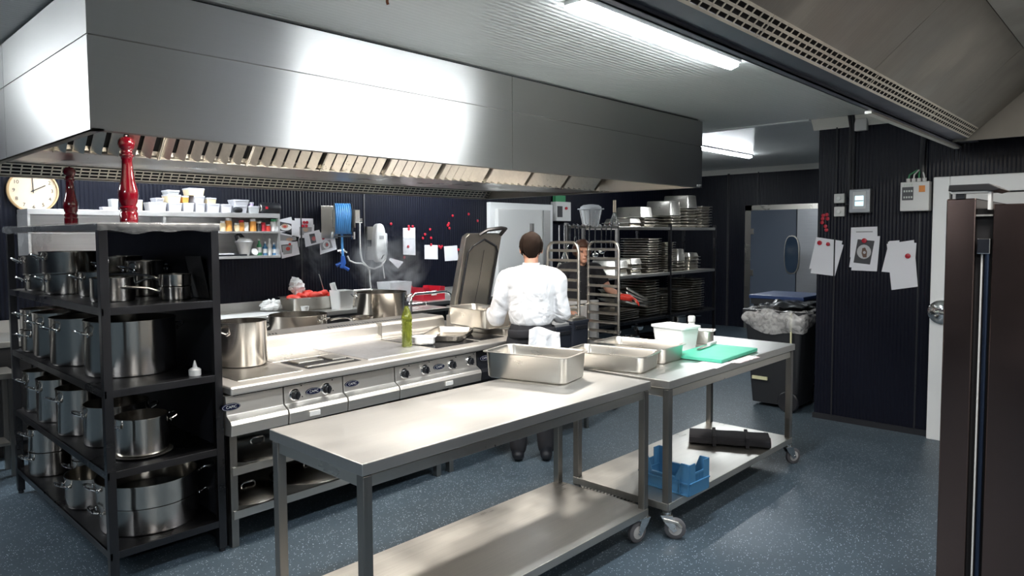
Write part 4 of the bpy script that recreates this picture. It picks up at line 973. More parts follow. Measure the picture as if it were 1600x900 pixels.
# ================================================================== insulated boxes right of the chef
ib = thing('serving_stand', 'low steel stand under the two black insulated food boxes', 'stand', (4.61, 3.84, 0))
for sx in (-1, 1):
    for sy in (-1, 1): MB().box(sx*.20-.015, sx*.20+.015, sy*.2-.015, sy*.2+.015, 0, .62).build('leg', S_leg, ib)
MB().box(-.225, .225, -.23, .23, .60, .63).build('shelf', S_shelf, ib, bevel=.003); MB().box(-.21, .21, -.22, .22, .16, .18).build('shelf', S_shelf, ib)
def ibox(label, x, y, z, L, W, Hh, lidm, lid_lab):
    t = thing('insulated_food_box', label, 'food box', (x, y, z))
    mb = MB(); mb.loft([rrect(L/2*.94, W/2*.94, .02, 0), rrect(L/2, W/2, .02, Hh), rrect(L/2+.006, W/2+.006, .02, Hh), rrect(L/2+.006, W/2+.006, .02, Hh+.02), rrect(L/2-.03, W/2-.03, .02, Hh+.02), rrect(L/2-.04, W/2-.04, .02, Hh-.02)]); mb.build('box_body', mat('navy_black_plastic', (.02, .024, .036), .45), t, smooth=SM)
    MB().box(-.08, .08, -W/2-.012, -W/2+.01, Hh-.05, Hh-.02).build('handle', black, t, bevel=.004)
    mb = MB(); mb.loft([rrect(L/2-.01, W/2-.01, .02, Hh+.021), rrect(L/2-.01, W/2-.01, .02, Hh+.04), rrect(L/2-.03, W/2-.03, .02, Hh+.05)]); mb.build('lid', lidm, t, smooth=SM)
ibox('black insulated food box with a steel pan in its top, right of the chef', 4.72, 3.84, .632, .23, .42, .30, S_gn, '')
ibox('black insulated food box directly behind the chef\'s right side', 4.49, 3.84, .632, .21, .42, .27, mat('grey_lid', (.2, .21, .22), .4), '')

# ================================================================== bakery trolley
bt = thing('bakery_trolley', 'tall steel bakery rack trolley with empty runners in front of the second person', 'rack trolley', (4.88, 3.79, 0))
BT = (4.88, 3.79, 0); tw_, td, th = .65, .36, 1.615
for x in (.015, tw_-.015):
    mb = MB(); mb.tube([(x, 0, .14), (x, 0, th-.08), (x, .012, th-.035), (x, .045, th-.005), (x, .09, th), (x, td-.09, th), (x, td-.045, th-.005), (x, td-.012, th-.035), (x, td, th-.08), (x, td, .14)], .014, 10)
    mb.build('side_frame', S_gn, bt, smooth=SM)
    s = 1 if x < .3 else -1
    for k in range(15):
        z = .30+k*.088
        mb = MB(); mb.box(min(x, x+s*.035), max(x, x+s*.035), 0, td, z-.0015, z+.0015); mb.box(x-.004, x+.004, 0, td, z, z+.022); mb.build('runner', S_gn, bt)
mb = MB()
for y in (0, td):
    mb.tube([(.015, y, .15), (tw_-.015, y, .15)], .012)
mb.tube([(.015, td, 1.0), (tw_-.015, td, 1.0)], .010)
for x in (.015, tw_-.015): mb.tube([(x, 0, .15), (x, td, .15)], .012)
mb.build('base_frame', S_gn, bt, smooth=SM)
for x in (.015, tw_-.015):
    for y in (0, td): caster(bt, x, y, .14, random.random()*3)

# ================================================================== shelf rack with gastronorm pans
GX = [6.63, 7.70, 9.05, 10.44]; GY0, GY1 = 5.3, 5.9
gr = thing('pan_rack', 'long dark steel rack full of stacked steel pans by the back wall', 'shelf rack', (GX[0], GY0, 0))
GO = (GX[0], GY0, 0); GZ = (1.79, 1.13, .50, .16)
for x in GX:
    for y in (GY0, GY1-.04): MB(GO).box(x-.02, x+.02, y, y+.04, 0, 1.83).build('post', S_leg if x < 8 else S_rack, gr)
for i, z in enumerate(GZ):
    for a, b_ in zip(GX, GX[1:]):
        if i == 0 and a < 7: continue
        MB(GO).box(a+.02, b_-.02, GY0+.002, GY1-.002, z-.04, z).build('shelf', S_gn if (i == 0 and b_ < 9.2) else S_shelf if i < 2 else S_rack, gr, bevel=.003)
MB(GO).box(GX[0], GX[1], GY0, GY0+.012, 1.765, 1.80).build('hanging_rail', S_gn, gr)
for i, (px, yb_, kind) in enumerate([(891, 385, 0), (899, 372, 1), (905, 395, 0), (914, 378, 1), (921, 392, 2), (930, 398, 2), (940, 393, 2), (947, 396, 0), (955, 380, 1)]):
    q = at(px, yb_, 'y', GY0-.03); zt_ = 1.80
    t = thing('hanging_utensil', ['flat skimmer', 'narrow spoon', 'round ladle'][kind]+' hanging from the rail, %s from the left' % ['first', 'second', 'third', 'fourth', 'fifth', 'sixth', 'seventh', 'eighth', 'ninth'][i], 'ladle', (q.x, GY0-.03, q.z), 0, 'utensils hanging from the rack rail')
    h = zt_-q.z
    MB().tube([(0, 0, .02), (0, 0, h-.02), (0, .005, h), (0, .03, h+.015), (0, .03, h-.01)], .009, 6).build('handle', S_chrome, t)
    if kind == 2: MB().sph((0, 0, 0), (.045, .04, .03), 16, 8).build('bowl', S_chrome, t, smooth=SM)
    elif kind == 1: MB().sph((0, 0, -.02), (.022, .008, .045), 12, 8).build('bowl', S_chrome, t, smooth=SM)
    else: MB().cyl((0, .004, -.02), .05, -.006, 'y', 20).build('bowl', S_chrome, t)
# bundle of wire whisks behind the trolley
for i, (px, py) in enumerate([(880, 428), (872, 445)]):
    q = at(px+6, py-16, 'y', 5.25); t = thing('whisk', ['big wire whisk hanging behind the left side of the trolley', 'smaller wire whisk hanging lowest behind the trolley'][i], 'whisk', (q.x, 5.285, q.z), .3)
    for k in range(6):
        a = k*PI/6; mb = MB(); mb.tube([(.012*math.cos(a), .012*math.sin(a), .14), (.07*math.cos(a), .07*math.sin(a), -.02), (.06*math.cos(a), .06*math.sin(a), -.10), (0, 0, -.14), (-.06*math.cos(a), -.06*math.sin(a), -.10), (-.07*math.cos(a), -.07*math.sin(a), -.02), (-.012*math.cos(a), -.012*math.sin(a), .14)], .003, 5); mb.build('wire', S_chrome, t)
    MB().tube([(0, 0, .13), (0, 0, 1.80-q.z)], .012).build('handle', S_chrome, t)
# white-handled whisk
q = at(968, 302, 'y', 5.28)
wk = thing('whisk', 'whisk with a white handle hanging upright above the end of the utensil rail', 'whisk', (q.x+.0, 5.36, 1.82))
MB().tube([(0, 0, .16), (0, 0, .32)], .020, 10).build('handle', cream, wk, smooth=SM)
for k in range(5):
    a = k*PI/5+.3; MB().tube([(.01*math.cos(a), .01*math.sin(a), .16), (.085*math.cos(a), .05*math.sin(a), .02), (.07*math.cos(a), .05*math.sin(a), -.02), (-.07*math.cos(a), -.05*math.sin(a), -.02), (-.085*math.cos(a), -.05*math.sin(a), .02), (-.01*math.cos(a), -.01*math.sin(a), .16)], .003, 5).build('wire', S_chrome, wk)
# flared steel cone on the rail
q = at(926, 352, 'y', 5.33)
t = thing('conical_strainer', 'tall flared clear strainer cup with a wide domed rim above the utensil rail', 'strainer', (q.x, 5.36, 1.80))
MB().lathe([(.09, -.02), (.10, .0), (.14, .20), (.17, .205), (.17, .215), (.13, .215), (.135, .235), (.10, .26), (.03, .27)], seg=32).build('cone', clear, t, smooth=SM)
for k in range(12):
    a = 2*PI*k/12; MB().tube([(.098*math.cos(a), .098*math.sin(a), 0), (.142*math.cos(a), .142*math.sin(a), .2)], .005, 5).build('rib', S_chrome, t)
MB().box(-.14, .14, -.1, .12, -.035, -.02).build('hook_plate', S_gn, t)

def gstack(xpl, xpr, z, n, h, step, loc_words, flip=0, W=None, D=.065, yoff=.04, first_extra=None, rnd=.006):
    xa = at(xpl, 400, 'y', GY0+.05).x; xb = at(xpr, 400, 'y', GY0+.05).x
    W = W or min(.36, max(.16, (xb-xa)))
    for i in range(n):
        lab = ('topmost steel pan of ' if i == n-1 else 'steel pan in ')+loc_words if n > 1 else 'steel pan, '+loc_words
        gn_pan(lab, ((xa+xb)/2+random.uniform(-rnd, rnd), GY0+.31+random.uniform(-rnd, rnd), z+.002+i*step+ (0 if not flip else 0)), random.uniform(-.02, .02), .50, W, h, group='steel pans of '+loc_words, flip=flip, n=2, rack=1)
T_, M_, L_2 = GZ[0], GZ[1], GZ[2]
gstack(986, 1007, T_, 2, .065, .05, 'the low upturned pair at the left of the rack top', 1)
gstack(1007, 1031, T_, 3, .04, .042, 'the flat stack under the upturned deep pan on the rack top')
gstack(1004, 1026, T_+.135, 1, .15, .1, 'deep and upturned on the flat stack on the rack top', 1)
gstack(1050, 1071, T_, 4, .04, .042, 'the stack in the middle of the rack top')
gstack(1048, 1070, T_+.175, 1, .22, .1, 'very deep and upturned in the middle of the rack top', 1)
gstack(1073, 1096, T_, 6, .04, .048, 'the stack right of the middle of the rack top')
gstack(1073, 1096, T_+.295, 1, .20, .1, 'deep and upturned on the stack right of the middle of the rack top', 1)
gstack(1098, 1114, T_, 8, .04, .042, 'the rightmost stack on the rack top')
gstack(966, 988, M_, 2, .10, .10, 'the leftmost short stack of the middle rack shelf', 1)
gstack(989, 1009, M_, 3, .08, .07, 'the second short stack of the middle rack shelf', 1)
gstack(1012, 1038, M_, 14, .04, .035, 'the tallest stack of the middle rack shelf')
gstack(1041, 1058, M_, 13, .04, .033, 'the tall stack behind the rack post on the middle shelf')
gstack(1060, 1076, M_, 3, .04, .05, 'the low stack right of the rack post on the middle shelf')
gstack(1062, 1076, M_+.15, 1, .18, .1, 'dark and upturned right of the rack post on the middle shelf', 1)
gstack(1079, 1097, M_, 5, .065, .05, 'the rightmost stack of the middle rack shelf', 1)
gstack(970, 1000, L_2, 5, .03, .028, 'the flat trays at the left of the lower rack shelf', W=.5)
for k in range(4):
    q = at(988, 480, 'y', GY0+.3)
    gn_pan('flat steel tray leaning in the fan of trays on the lower rack shelf', (8.27, GY0+.30, L_2+.20+k*.045), 0, .50, .62, .03, cat='tray', group='leaning trays on the lower rack shelf', nm='oven_tray', tilt=math.radians(12+k*3), n=2)
gstack(1012, 1033, L_2, 14, .04, .037, 'the tall stack left of the post on the lower rack shelf')
gstack(1037, 1052, L_2, 8, .04, .037, 'the low stack at the post on the lower rack shelf')
gstack(1062, 1081, L_2, 9, .04, .037, 'the stack right of the post on the lower rack shelf')
gstack(1085, 1103, L_2, 13, .04, .037, 'the rightmost tall stack on the lower rack shelf')
# bottom shelf: bowls, saucepans
for i, (x, z, r) in enumerate(((7.85, .0, .10), (7.95, .13, .09), (8.22, .02, .11), (8.36, .0, .10), (8.36, .16, .09))):
    o = MB().lathe([(.02, 0), (r*.8, r*.25), (r, r*.8), (r+.008, r*.82), (r*.95, r*.8), (r*.74, r*.28), (.02, .006)], seg=24).build('mixing_bowl', S_chrome, smooth=SM)
    o.location = (x, GY0+.12+.1*(i % 2), GZ[3]+z+.2*0); tag(o, ['shiny steel bowl at the left on the bottom shelf of the pan rack', 'shiny bowl stacked on the leftmost bowl of the pan rack', 'larger shiny bowl on the bottom shelf of the pan rack', 'shiny bowl left of the white tub on the bottom rack shelf', 'shiny bowl stacked beside the white tub on the bottom rack shelf'][i], 'bowl')
saucepan('steel saucepan on the bottom rack shelf, upper of the pair', 9.75, GY0+.3, GZ[3]+.24, .14, .12, -.2, .34)
saucepan('saucepan at the right end of the bottom rack shelf', 9.75, GY0+.28, GZ[3]+.11, .13, .125, -.35, .34)
o = MB().lathe([(.15, 0), (.16, .01), (.16, .10), (.15, .105)], seg=28).build('red_box', red_p, smooth=SM); o.location = (9.75, GY0+.28, GZ[3]); o.name = 'enamel_pot'; tag(o, 'dark red low pot under the saucepans on the bottom rack shelf', 'pot')

# ================================================================== wheelie bins
def bin_(label, x, y, rz, Hh, lidc, bag):
    t = thing('wheelie_bin', label, 'bin', (x, y, 0), rz)
    bm_ = mat('bin_plastic', (.016, .018, .022), .5)
    mb = MB(); mb.loft([rrect(.22, .20, .03, .04), rrect(.28, .26, .03, Hh-.06), rrect(.30, .28, .03, Hh-.06), rrect(.30, .28, .03, Hh), rrect(.27, .25, .03, Hh), rrect(.20, .18, .03, .07)]); mb.build('bin_body', bm_, t, smooth=SM)
    for s in (-1, 1):
        f = MB().lathe([(.02, -.02), (.09, -.025), (.10, -.015), (.10, .015), (.09, .025), (.02, .02)], (.17, s*.27, .10), 24, axis='y').build('wheel', black, t, smooth=SM)
        MB().cyl((.17, s*.27-.03, .10), .03, .06, 'y').build('wheel_hub', black, f)
    mb = MB(); mb.tube([(.28, -.2, Hh-.03), (.35, -.2, Hh), (.35, .2, Hh), (.28, .2, Hh-.03)], .014); mb.build('handle', bm_, t, smooth=SM)
    return t
b1 = bin_('black wheelie bin lined with a clear bag beside the black wall', 6.78, 2.72, -PI/2, .95, None, 1)
MB().box(.18, .195, -.285, -.278, .18, .94).build('yellow_strap', mat('pale_strap', (.62, .62, .40), .5), b1)
MB().box(-.20, -.05, -.245, -.225, .27, .30).build('pale_tape', mat('pale_strap', (.62, .62, .40), .5), b1)
def bagf(u, v):
    a = 2*PI*u; s = v
    rx, ry = .315+.012*s, .295+.012*s
    n_ = noise.noise(Vector((math.cos(a)*3, math.sin(a)*3, v*2.5)))
    n2 = noise.noise(Vector((math.cos(a)*9, math.sin(a)*9, v*6)))
    k = 1/max(abs(math.cos(a)), abs(math.sin(a)))**.8
    ln_ = .17+.10*max(0, -math.cos(a))+.05*n_
    if v < .25:
        q = v/.25; return (math.cos(a)*rx*k*(.86+.14*q)+.01*n2, math.sin(a)*ry*k*(.86+.14*q)+.01*n2, .90+.07*q+.02*n_)
    q = (v-.25)/.75
    return (math.cos(a)*(rx+.05*math.sin(q*PI)+.03*n_+.015*n2)*k, math.sin(a)*(ry+.05*math.sin(q*PI)+.03*n_+.015*n2)*k, .97+.03*math.sin(q*2.2)-ln_*q+.02*n_)
bg = sheet(bagf, 72, 20).build('bin_bag', bag_m, smooth=PI); bg.location = (6.80, 2.70, .09); bg.scale = (.92, .90, .9); tag(bg, 'crumpled clear plastic bag hanging over the rim of the black bin', 'bin bag')
bl = sheet(lambda u, v: (6.56+.55*u, 2.47+.42*v, .99+.025*noise.noise(Vector((u*4, v*4, 7)))+.02*u), 20, 16).build('bin_bag', mat('black_bag', (.008, .008, .01), .22), smooth=PI, solid=.002)
tag(bl, 'glossy black refuse sack lying over the open black bin', 'refuse sack')
b2 = bin_('second dark wheelie bin with a blue lid behind the bagged bin', 7.45, 2.95, .0, 1.0, None, 0)
MB().box(-.31, .33, -.29, .29, 1.0, 1.04).build('lid', mat('bin_lid_blue', (.02, .05, .16), .4), b2, bevel=.01)

# ================================================================== wall fittings and papers
def quad(nm, m, pts, ax, v, off, th_=.0012, parent=None, sgn=-1):
    P_ = [at(px, py, ax, v) for px, py in pts]
    if ax == 'x': poly = [(p.y, p.z) for p in P_]
    else: poly = [(p.x, p.z) for p in P_]
    mb = MB(parent.location if parent is not None else (0, 0, 0)); mb.prism(poly, ax, v-off-th_, v-off); return mb.build(nm, m, parent)
def paper_thing(label, pts, ax, v, k, decor=(), group=None, m=paper, cat='paper', nm='paper_sheet'):
    P_ = [at(px, py, ax, v) for px, py in pts]; c = sum(P_, Vector())/len(P_)
    t = thing(nm, label, cat, (v if ax == 'x' else c.x, c.y if ax == 'x' else v, c.z), 0, group)
    quad('sheet', m, pts, ax, v, .002+k*.002, .0012, t)
    for j, (mm, pp) in enumerate(decor): quad('printed_picture' if mm in (photo_d, photo_g) else 'print', mm, pp, ax, v, .0034+k*.002+j*.0006, .0005, t)
    return t
def circ_px(cx, cy, r, ry=None, n=16): return [(cx+r*math.cos(2*PI*k/n), cy+(ry or r)*math.sin(2*PI*k/n)) for k in range(n)]
def magnet(label, px, py, ax, v, r=.016, off=.004, group=None, m=magnet_m):
    p = at(px, py, ax, v-off); mb = MB(); s = -1
    mb.lathe([(r*.8, 0), (r, -.002), (r, -.007), (r*.8, -.009)], axis=ax, seg=16)
    o = mb.build('magnet', m, smooth=SM); o.location = p; return tag(o, label, 'magnet', group)
sc5 = lambda x, y: (1250+x/4.5, 260+y/4.5)
W6 = 6.5
paper_thing('blank white sheet behind, peeking out left on the black wall', [sc5(*p) for p in ((115, 497), (300, 525), (250, 690), (65, 720))], 'x', W6, 0)
paper_thing('blank white sheet with two red magnets, leftmost on the black wall', [sc5(*p) for p in ((122, 503), (308, 552), (246, 771), (76, 750))], 'x', W6, 1)
paper_thing('white sheet at the top of the middle bundle on the black wall', [sc5(*p) for p in ((360, 430), (545, 423), (545, 640), (352, 640))], 'x', W6, 0, [(photo_g, [sc5(*p) for p in ((395, 457), (512, 455), (512, 463), (395, 465))])])
paper_thing('white sheet sticking out right of the middle bundle on the black wall', [sc5(*p) for p in ((388, 492), (564, 490), (542, 738), (362, 730))], 'x', W6, 1)
paper_thing('sheet with a dark printed picture of a plated dish, middle of the black wall', [sc5(*p) for p in ((382, 490), (552, 500), (520, 722), (347, 708))], 'x', W6, 2,
    [(photo_d, [sc5(*p) for p in ((408, 512), (526, 524), (494, 690), (378, 676))]), (mat('print_plate', (.45, .45, .46), .5), [sc5(*p) for p in circ_px(452, 600, 50)]), (mat('print_food', (.12, .07, .05), .6), [sc5(*p) for p in ((440, 575), (460, 570), (474, 600), (470, 640), (445, 640), (435, 610))]), (mat('print_plate', (.45, .45, .46), .5), [sc5(*p) for p in circ_px(455, 605, 10)])])
paper_thing('blank white sheet tilted behind the rightmost one on the black wall', [sc5(*p) for p in ((628, 525), (700, 520), (690, 750), (574, 740))], 'x', W6, 0)
paper_thing('blank white sheet right of the middle bundle, under the rightmost one', [sc5(*p) for p in ((620, 530), (820, 538), (805, 760), (612, 740))], 'x', W6, 1)
paper_thing('large blank white sheet with one red magnet, rightmost on the black wall', [sc5(*p) for p in ((612, 545), (803, 517), (830, 845), (645, 869))], 'x', W6, 2)
for lab, x, y, r in (('left red magnet on the leftmost sheet of the black wall', 139, 537, .021), ('right red magnet on the leftmost sheet of the black wall', 198, 546, .017), ('red magnet on the sheet with the plated dish', 453, 522, .021), ('red magnet on the rightmost sheet of the black wall', 759, 630, .021)):
    magnet(lab, *sc5(x, y), 'x', W6, r, .0095)
for x, y in ((165, 345), (190, 340), (161, 369), (195, 368), (157, 395), (180, 421), (187, 447)):
    magnet('small red magnet in the loose cluster on the black wall below the switches', *sc5(x, y), 'x', W6, .0165, .001, 'red magnets clustered on the black wall')
# controllers
def wallbx(nm, label, cat, x0_, x1_, y0_, y1_, dep, m):
    a = at(x0_, y0_, 'x', W6-dep); b_ = at(x1_, y1_, 'x', W6-dep); c = (W6, (a.y+b_.y)/2, (a.z+b_.z)/2); t = thing(nm, label, cat, c)
    hy, hz = abs(a.y-b_.y)/2, abs(a.z-b_.z)/2
    MB().box(-dep, -.001, -hy, hy, -hz, hz).build('housing', m, t, bevel=.006); return t, hy, hz
t, hy, hz = wallbx('wall_controller', 'grey steel wall controller with a small lit screen', 'controller', 1327, 1359, 296, 332, .09, S_door)
MB().box(-.096, -.09, -hy*.62, hy*.62, -hz*.68, hz*.78).build('bezel', mat('pale_bezel', (.55, .56, .57), .4), t); MB().box(-.099, -.096, -hy*.40, hy*.40, -hz*.42, hz*.42).build('screen', screen, t); MB().box(-.1, -.099, -hy*.40, hy*.40, -.004, .004).build('screen_bar', photo_g, t)
t, hy, hz = wallbx('control_box', 'white cold room control box with cable glands on top and a dark display', 'control box', 1407, 1451, 285, 329, .10, white_p)
MB().box(-.104, -.1, hy*.08, hy*.86, -hz*.25, hz*.65).build('display', photo_d, t); MB().box(-.104, -.1, -hy*.72, -hy*.30, hz*.28, hz*.72).build('warning_label', mat('orange_label', (.8, .28, .05), .5), t)
for i in range(3):
    mb = MB()
    for j in range(4): mb.box(-.1055, -.104, hy*(.14+.17*j), hy*(.24+.17*j), -hz*.12+i*.05, -hz*.12+i*.05+.016)
    mb.build('display_row', mat('pale_marks', (.6, .65, .6), .5), t)
for k in range(4):
    f = MB().cyl((-.05, -hy*.55+k*hy*.37, hz), .016, .03).build('cable_gland', white_p, t)
    MB().tube([(-.05, -hy*.55+k*hy*.37, hz+.03), (-.05, -hy*.5+k*hy*.33, hz+.06), (-.02, -hy*.3+k*hy*.1, hz+.10)], .006).build('cable', green_l if k % 2 else white_p, f)
for i, (ya, yb2) in enumerate(((303, 317), (323, 338))):
    t, hy, hz = wallbx('wall_switch', ['upper small white switch box on the black wall', 'lower small white switch box on the black wall'][i], 'switch', 1303, 1319, ya, yb2, .04, white_p)
    MB().lathe([(.018, -.04), (.016, -.052)], axis='x', seg=16).build('dial', white_d, t)
MB().tube([at(1319, 321, 'x', 6.48), at(1330, 319, 'x', 6.46), at(1340, 312, 'x', 6.48)], .004).build('cable', black).name = 'wall_cable'
tag(bpy.data.objects['wall_cable'], 'short black cable between the white switches and the lit controller', 'cable')
o = MB().tube([at(1328, 332, 'x', 6.47), at(1335, 338, 'x', 6.46), at(1345, 337, 'x', 6.46), at(1352, 333, 'x', 6.47)], .004).build('wall_cable', black); tag(o, 'black cable looping below the lit wall controller', 'cable')
t, hy, hz = wallbx('junction_box', 'plain white junction box at the top of the black wall under the coving', 'junction box', 1335, 1354, 186, 203, .05, white_p)
for i, px in enumerate((1328, 1333)):
    p = at(px, 240, 'x', 6.46); o = MB().tube([(6.475, p.y, 2.0), (6.475, p.y, 2.61), (6.43, p.y, 2.70)], .015).build('cable_conduit', black, smooth=SM); tag(o, ['left', 'right'][i]+' of the two black conduits running up to the ceiling', 'conduit')
p = at(1442, 240, 'x', 6.46); o = MB().tube([(6.475, p.y, 2.13), (6.48, p.y+.005, 2.30), (6.475, p.y-.004, 2.5), (6.475, p.y, 2.69)], .022).build('cable_conduit', black, smooth=SM); tag(o, 'thick black cable bundle above the white control box', 'conduit')

# back wall papers, magnets
sc6 = lambda x, y: (420+x/7.5, 320+y/7.5)
B7 = 7.0
print_tan = mat('print_tan', (.45, .30, .22), .6); print_red = mat('print_red', (.5, .05, .04), .5); print_w = mat('print_white', (.75, .75, .76), .5)
def recipe(label, corners, k, decor): paper_thing(label, [sc6(*p) for p in corners], 'y', B7, k, [(m, [sc6(*p) for p in pp]) for m, pp in decor], 'recipe sheets on the back wall')
recipe('top left recipe sheet with a bowl photo, half tucked behind the wall shelf', ((100, 180), (262, 142), (300, 300), (115, 330)), 0, [(photo_d, ((120, 195), (270, 225), (265, 330), (120, 300))), (print_w, circ_px(195, 265, 70, 38)), (print_tan, circ_px(185, 250, 40, 28)), (print_red, circ_px(185, 255, 20, 14))])
recipe('recipe sheet second from the top at the left column, pale dish', ((118, 320), (352, 380), (355, 490), (130, 470)), 1, [(photo_g, ((130, 345), (320, 380), (318, 420), (130, 420))), (print_tan, circ_px(240, 405, 40, 20))])
recipe('recipe sheet just left of centre behind the others', ((262, 180), (330, 190), (352, 490), (270, 470)), 1, [])
recipe('lowest recipe sheet in the left column with a red dish', ((122, 445), (330, 430), (358, 580), (150, 630)), 3, [(photo_d, ((140, 470), (250, 460), (190, 540), (150, 560))), (photo_g, ((150, 480), (270, 470), (265, 570), (165, 585))), (print_red, circ_px(220, 515, 26, 22)), (print_red, circ_px(240, 462, 16))])
recipe('square recipe sheet at the top of the second column with red garnish', ((300, 158), (515, 162), (520, 375), (300, 360)), 2, [(photo_g, ((352, 258), (500, 262), (498, 335), (356, 360))), (print_tan, circ_px(428, 290, 30, 26))])
recipe('recipe sheet behind the square one', ((340, 230), (530, 232), (525, 385), (340, 390)), 1, [])
recipe('tilted recipe sheet in the middle of the group', ((405, 335), (585, 292), (632, 440), (425, 495)), 4, [(photo_d, ((465, 345), (530, 335), (552, 440), (490, 458))), (print_red, circ_px(520, 395, 22, 26))])
recipe('rightmost recipe sheet with a round white plate', ((590, 325), (760, 320), (790, 522), (598, 583)), 3, [(photo_g, ((590, 445), (715, 408), (745, 500), (615, 535))), (print_w, circ_px(670, 468, 42, 48)), (photo_g, circ_px(672, 468, 26, 30)), (print_red, circ_px(675, 468, 13, 18))])
for x, y in ((398, 248), (438, 248), (412, 206), (445, 206), (635, 392), (662, 372), (690, 345), (695, 375)):
    magnet('red magnet among the recipe sheets on the back wall', *sc6(x, y), 'y', B7, .017, .013, 'red magnets on the recipe sheets')
sc8 = lambda x, y: (500+x/6.43, 300+y/6.43)
paper_thing('long lined list pinned on the back wall', [sc8(*p) for p in ((832, 362), (955, 357), (958, 635), (835, 628))], 'y', B7, 0, [(photo_g, [sc8(*p) for p in ((845, 415), (945, 413), (945, 416), (845, 418))]), (photo_g, [sc8(*p) for p in ((845, 470), (945, 468), (945, 471), (845, 473))])])
paper_thing('left of the two small square notes on the back wall', [sc8(*p) for p in ((1048, 532), (1180, 534), (1183, 676), (1050, 674))], 'y', B7, 0)
paper_thing('right of the two small square notes on the back wall, next to the raised lid', [(693.5, 385), (714, 383.5), (716, 406.5), (695, 408)], 'y', B7, 0)
paper_thing('curled white sheet slipping off the back wall above the steam', [sc8(*p) for p in ((700, 662), (835, 700), (780, 768), (688, 680))], 'y', B7, 3)
for i, (x, y) in enumerate(((712, 320), (890, 345), (892, 372), (885, 548), (930, 346), (1104, 376), (1053, 426), (1032, 464), (1114, 462), (1280, 335), (1195, 545), (1210, 560), (1222, 545), (1114, 530), (845, 658), (576, 645))):
    magnet('small red magnet scattered on the navy back wall', *sc8(x, y), 'y', B7, .018, .005, 'red magnets scattered on the back wall')
for x, y in ((707, 337), (732, 334.5), (746, 345), (700, 351), (702, 356.5), (716, 390), (701, 349)):
    magnet('small red magnet scattered on the navy back wall', x, y, 'y', B7, .018, .005, 'red magnets scattered on the back wall')
# blue hose reel
q = at(547, 342, 'y', 6.80)
hr = thing('hose_reel', 'wall hose reel wound with bright blue hose and a hanging spray gun', 'hose reel', (q.x, 6.99, q.z))
HO = tuple(hr.location)
hr.rotation_euler[2] = math.radians(-30)
wp = MB().box(-.26, -.05, -.012, -.002, -.22, .15).build('wall_plate', S_gn, hr, bevel=.003); wp.rotation_euler[2] = math.radians(30)
MB().box(-.02, .06, -.2, -.06, -.03, .03).build('swivel_arm', S_leg, hr)
MB().box(-.10, -.085, -.30, 0, -.10, .10).build('bracket', S_leg, hr); MB().box(.13, .145, -.30, 0, -.10, .10).build('bracket', S_leg, hr)
MB().lathe([(.05, -.075), (.06, .105)], (0, -.19, 0), axis='x', seg=20).build('drum', S_dark, hr)
for s in (-.082, .112): MB().lathe([(.03, s-.003), (.185, s-.003), (.185, s+.003), (.03, s+.003)], (0, -.19, 0), axis='x', seg=36).build('reel_disc', S_leg, hr, smooth=SM)
mb = MB()
for L3 in range(3):
    for k in range(8):
        x = -.068+k*.0225; r = .165-.02*L3
        mb.tube([(x+.004*math.sin(3*a), -.19+r*math.cos(a), r*math.sin(a)) for a in [2*PI*i/24 for i in range(25)]], .0125, 6)
mb.build('wound_hose', blue_h, hr, smooth=SM)
mb = MB(); mb.tube([(0, -.20, -.17), (0, -.20, -.30), (.005, -.20, -.42)], .0135, 8); mb.build('hanging_hose', blue_h, hr, smooth=SM)
mb = MB(); mb.tube([(.005, -.20, -.42), (.01, -.20, -.50), (-.01, -.20, -.56)], [.022, .03, .024], 10); mb.tube([(-.01, -.2, -.50), (-.07, -.2, -.53)], .02, 10); mb.tube([(0, -.2, -.54), (.07, -.2, -.58)], .018); mb.build('spray_gun', mat('gun_blue', (.02, .10, .42), .4), hr, smooth=SM)
mb = MB(); mb.box(.145, .20, -.22, -.12, -.04, .10); mb.cyl((.15, -.17, -.02), .03, .08, 'x'); mb.build('valve', S_chrome, hr)
mb = MB(); mb.tube([(-.10, -.28, -.15), (-.11, -.28, -.22)], .02); mb.tube([(.12, -.28, -.15), (.12, -.28, -.23)], .02); mb.tube([(-.10, -.3, -.2), (.12, -.3, -.2)], .008); mb.build('hose_guide', S_chrome, hr)
o = MB(); o.tube([at(x, y, 'y', 6.96) for x, y in ((562, 345), (562, 370), (563, 395), (566, 408), (575, 418), (585, 420), (595, 416), (602, 406), (603, 398))], .011, 8)
tag(o.build('water_hose', tube_w, smooth=SM), 'pale hose looping from the reel to the white dispenser', 'hose')
o = MB(); o.tube([at(x, y, 'y', 6.96) for x, y in ((543, 400), (546, 407), (555, 411), (566, 412), (573, 416), (577, 422), (578, 440), (580, 455))], .010, 8)
tag(o.build('water_hose', tube_w, smooth=SM), 'pale hose running from the spray gun down behind the steaming pot', 'hose')
o = MB(); o.tube([at(x, y, 'y', 6.96) for x, y in ((594, 398), (598, 415), (601, 435))], .007, 8)
tag(o.build('water_hose', tube_w, smooth=SM), 'thin straight white hose below the white dispenser', 'hose')
q = at(535, 392, 'y', 6.95); cv = thing('hose_coupling', 'shiny tap coupling on the wall left of the blue spray gun', 'tap', (q.x, 6.99, q.z)); MB().sph((0, -.03, 0), (.04, .03, .04)).build('tap_body', S_chrome, cv, smooth=SM); MB().tube([(-.07, -.04, .0), (.0, -.05, .01), (.05, -.05, -.02)], .014).build('spout', S_chrome, cv, smooth=SM); MB().tube([(0, -.05, .03), (-.02, -.06, .07)], .012).build('lever', S_chrome, cv, smooth=SM)
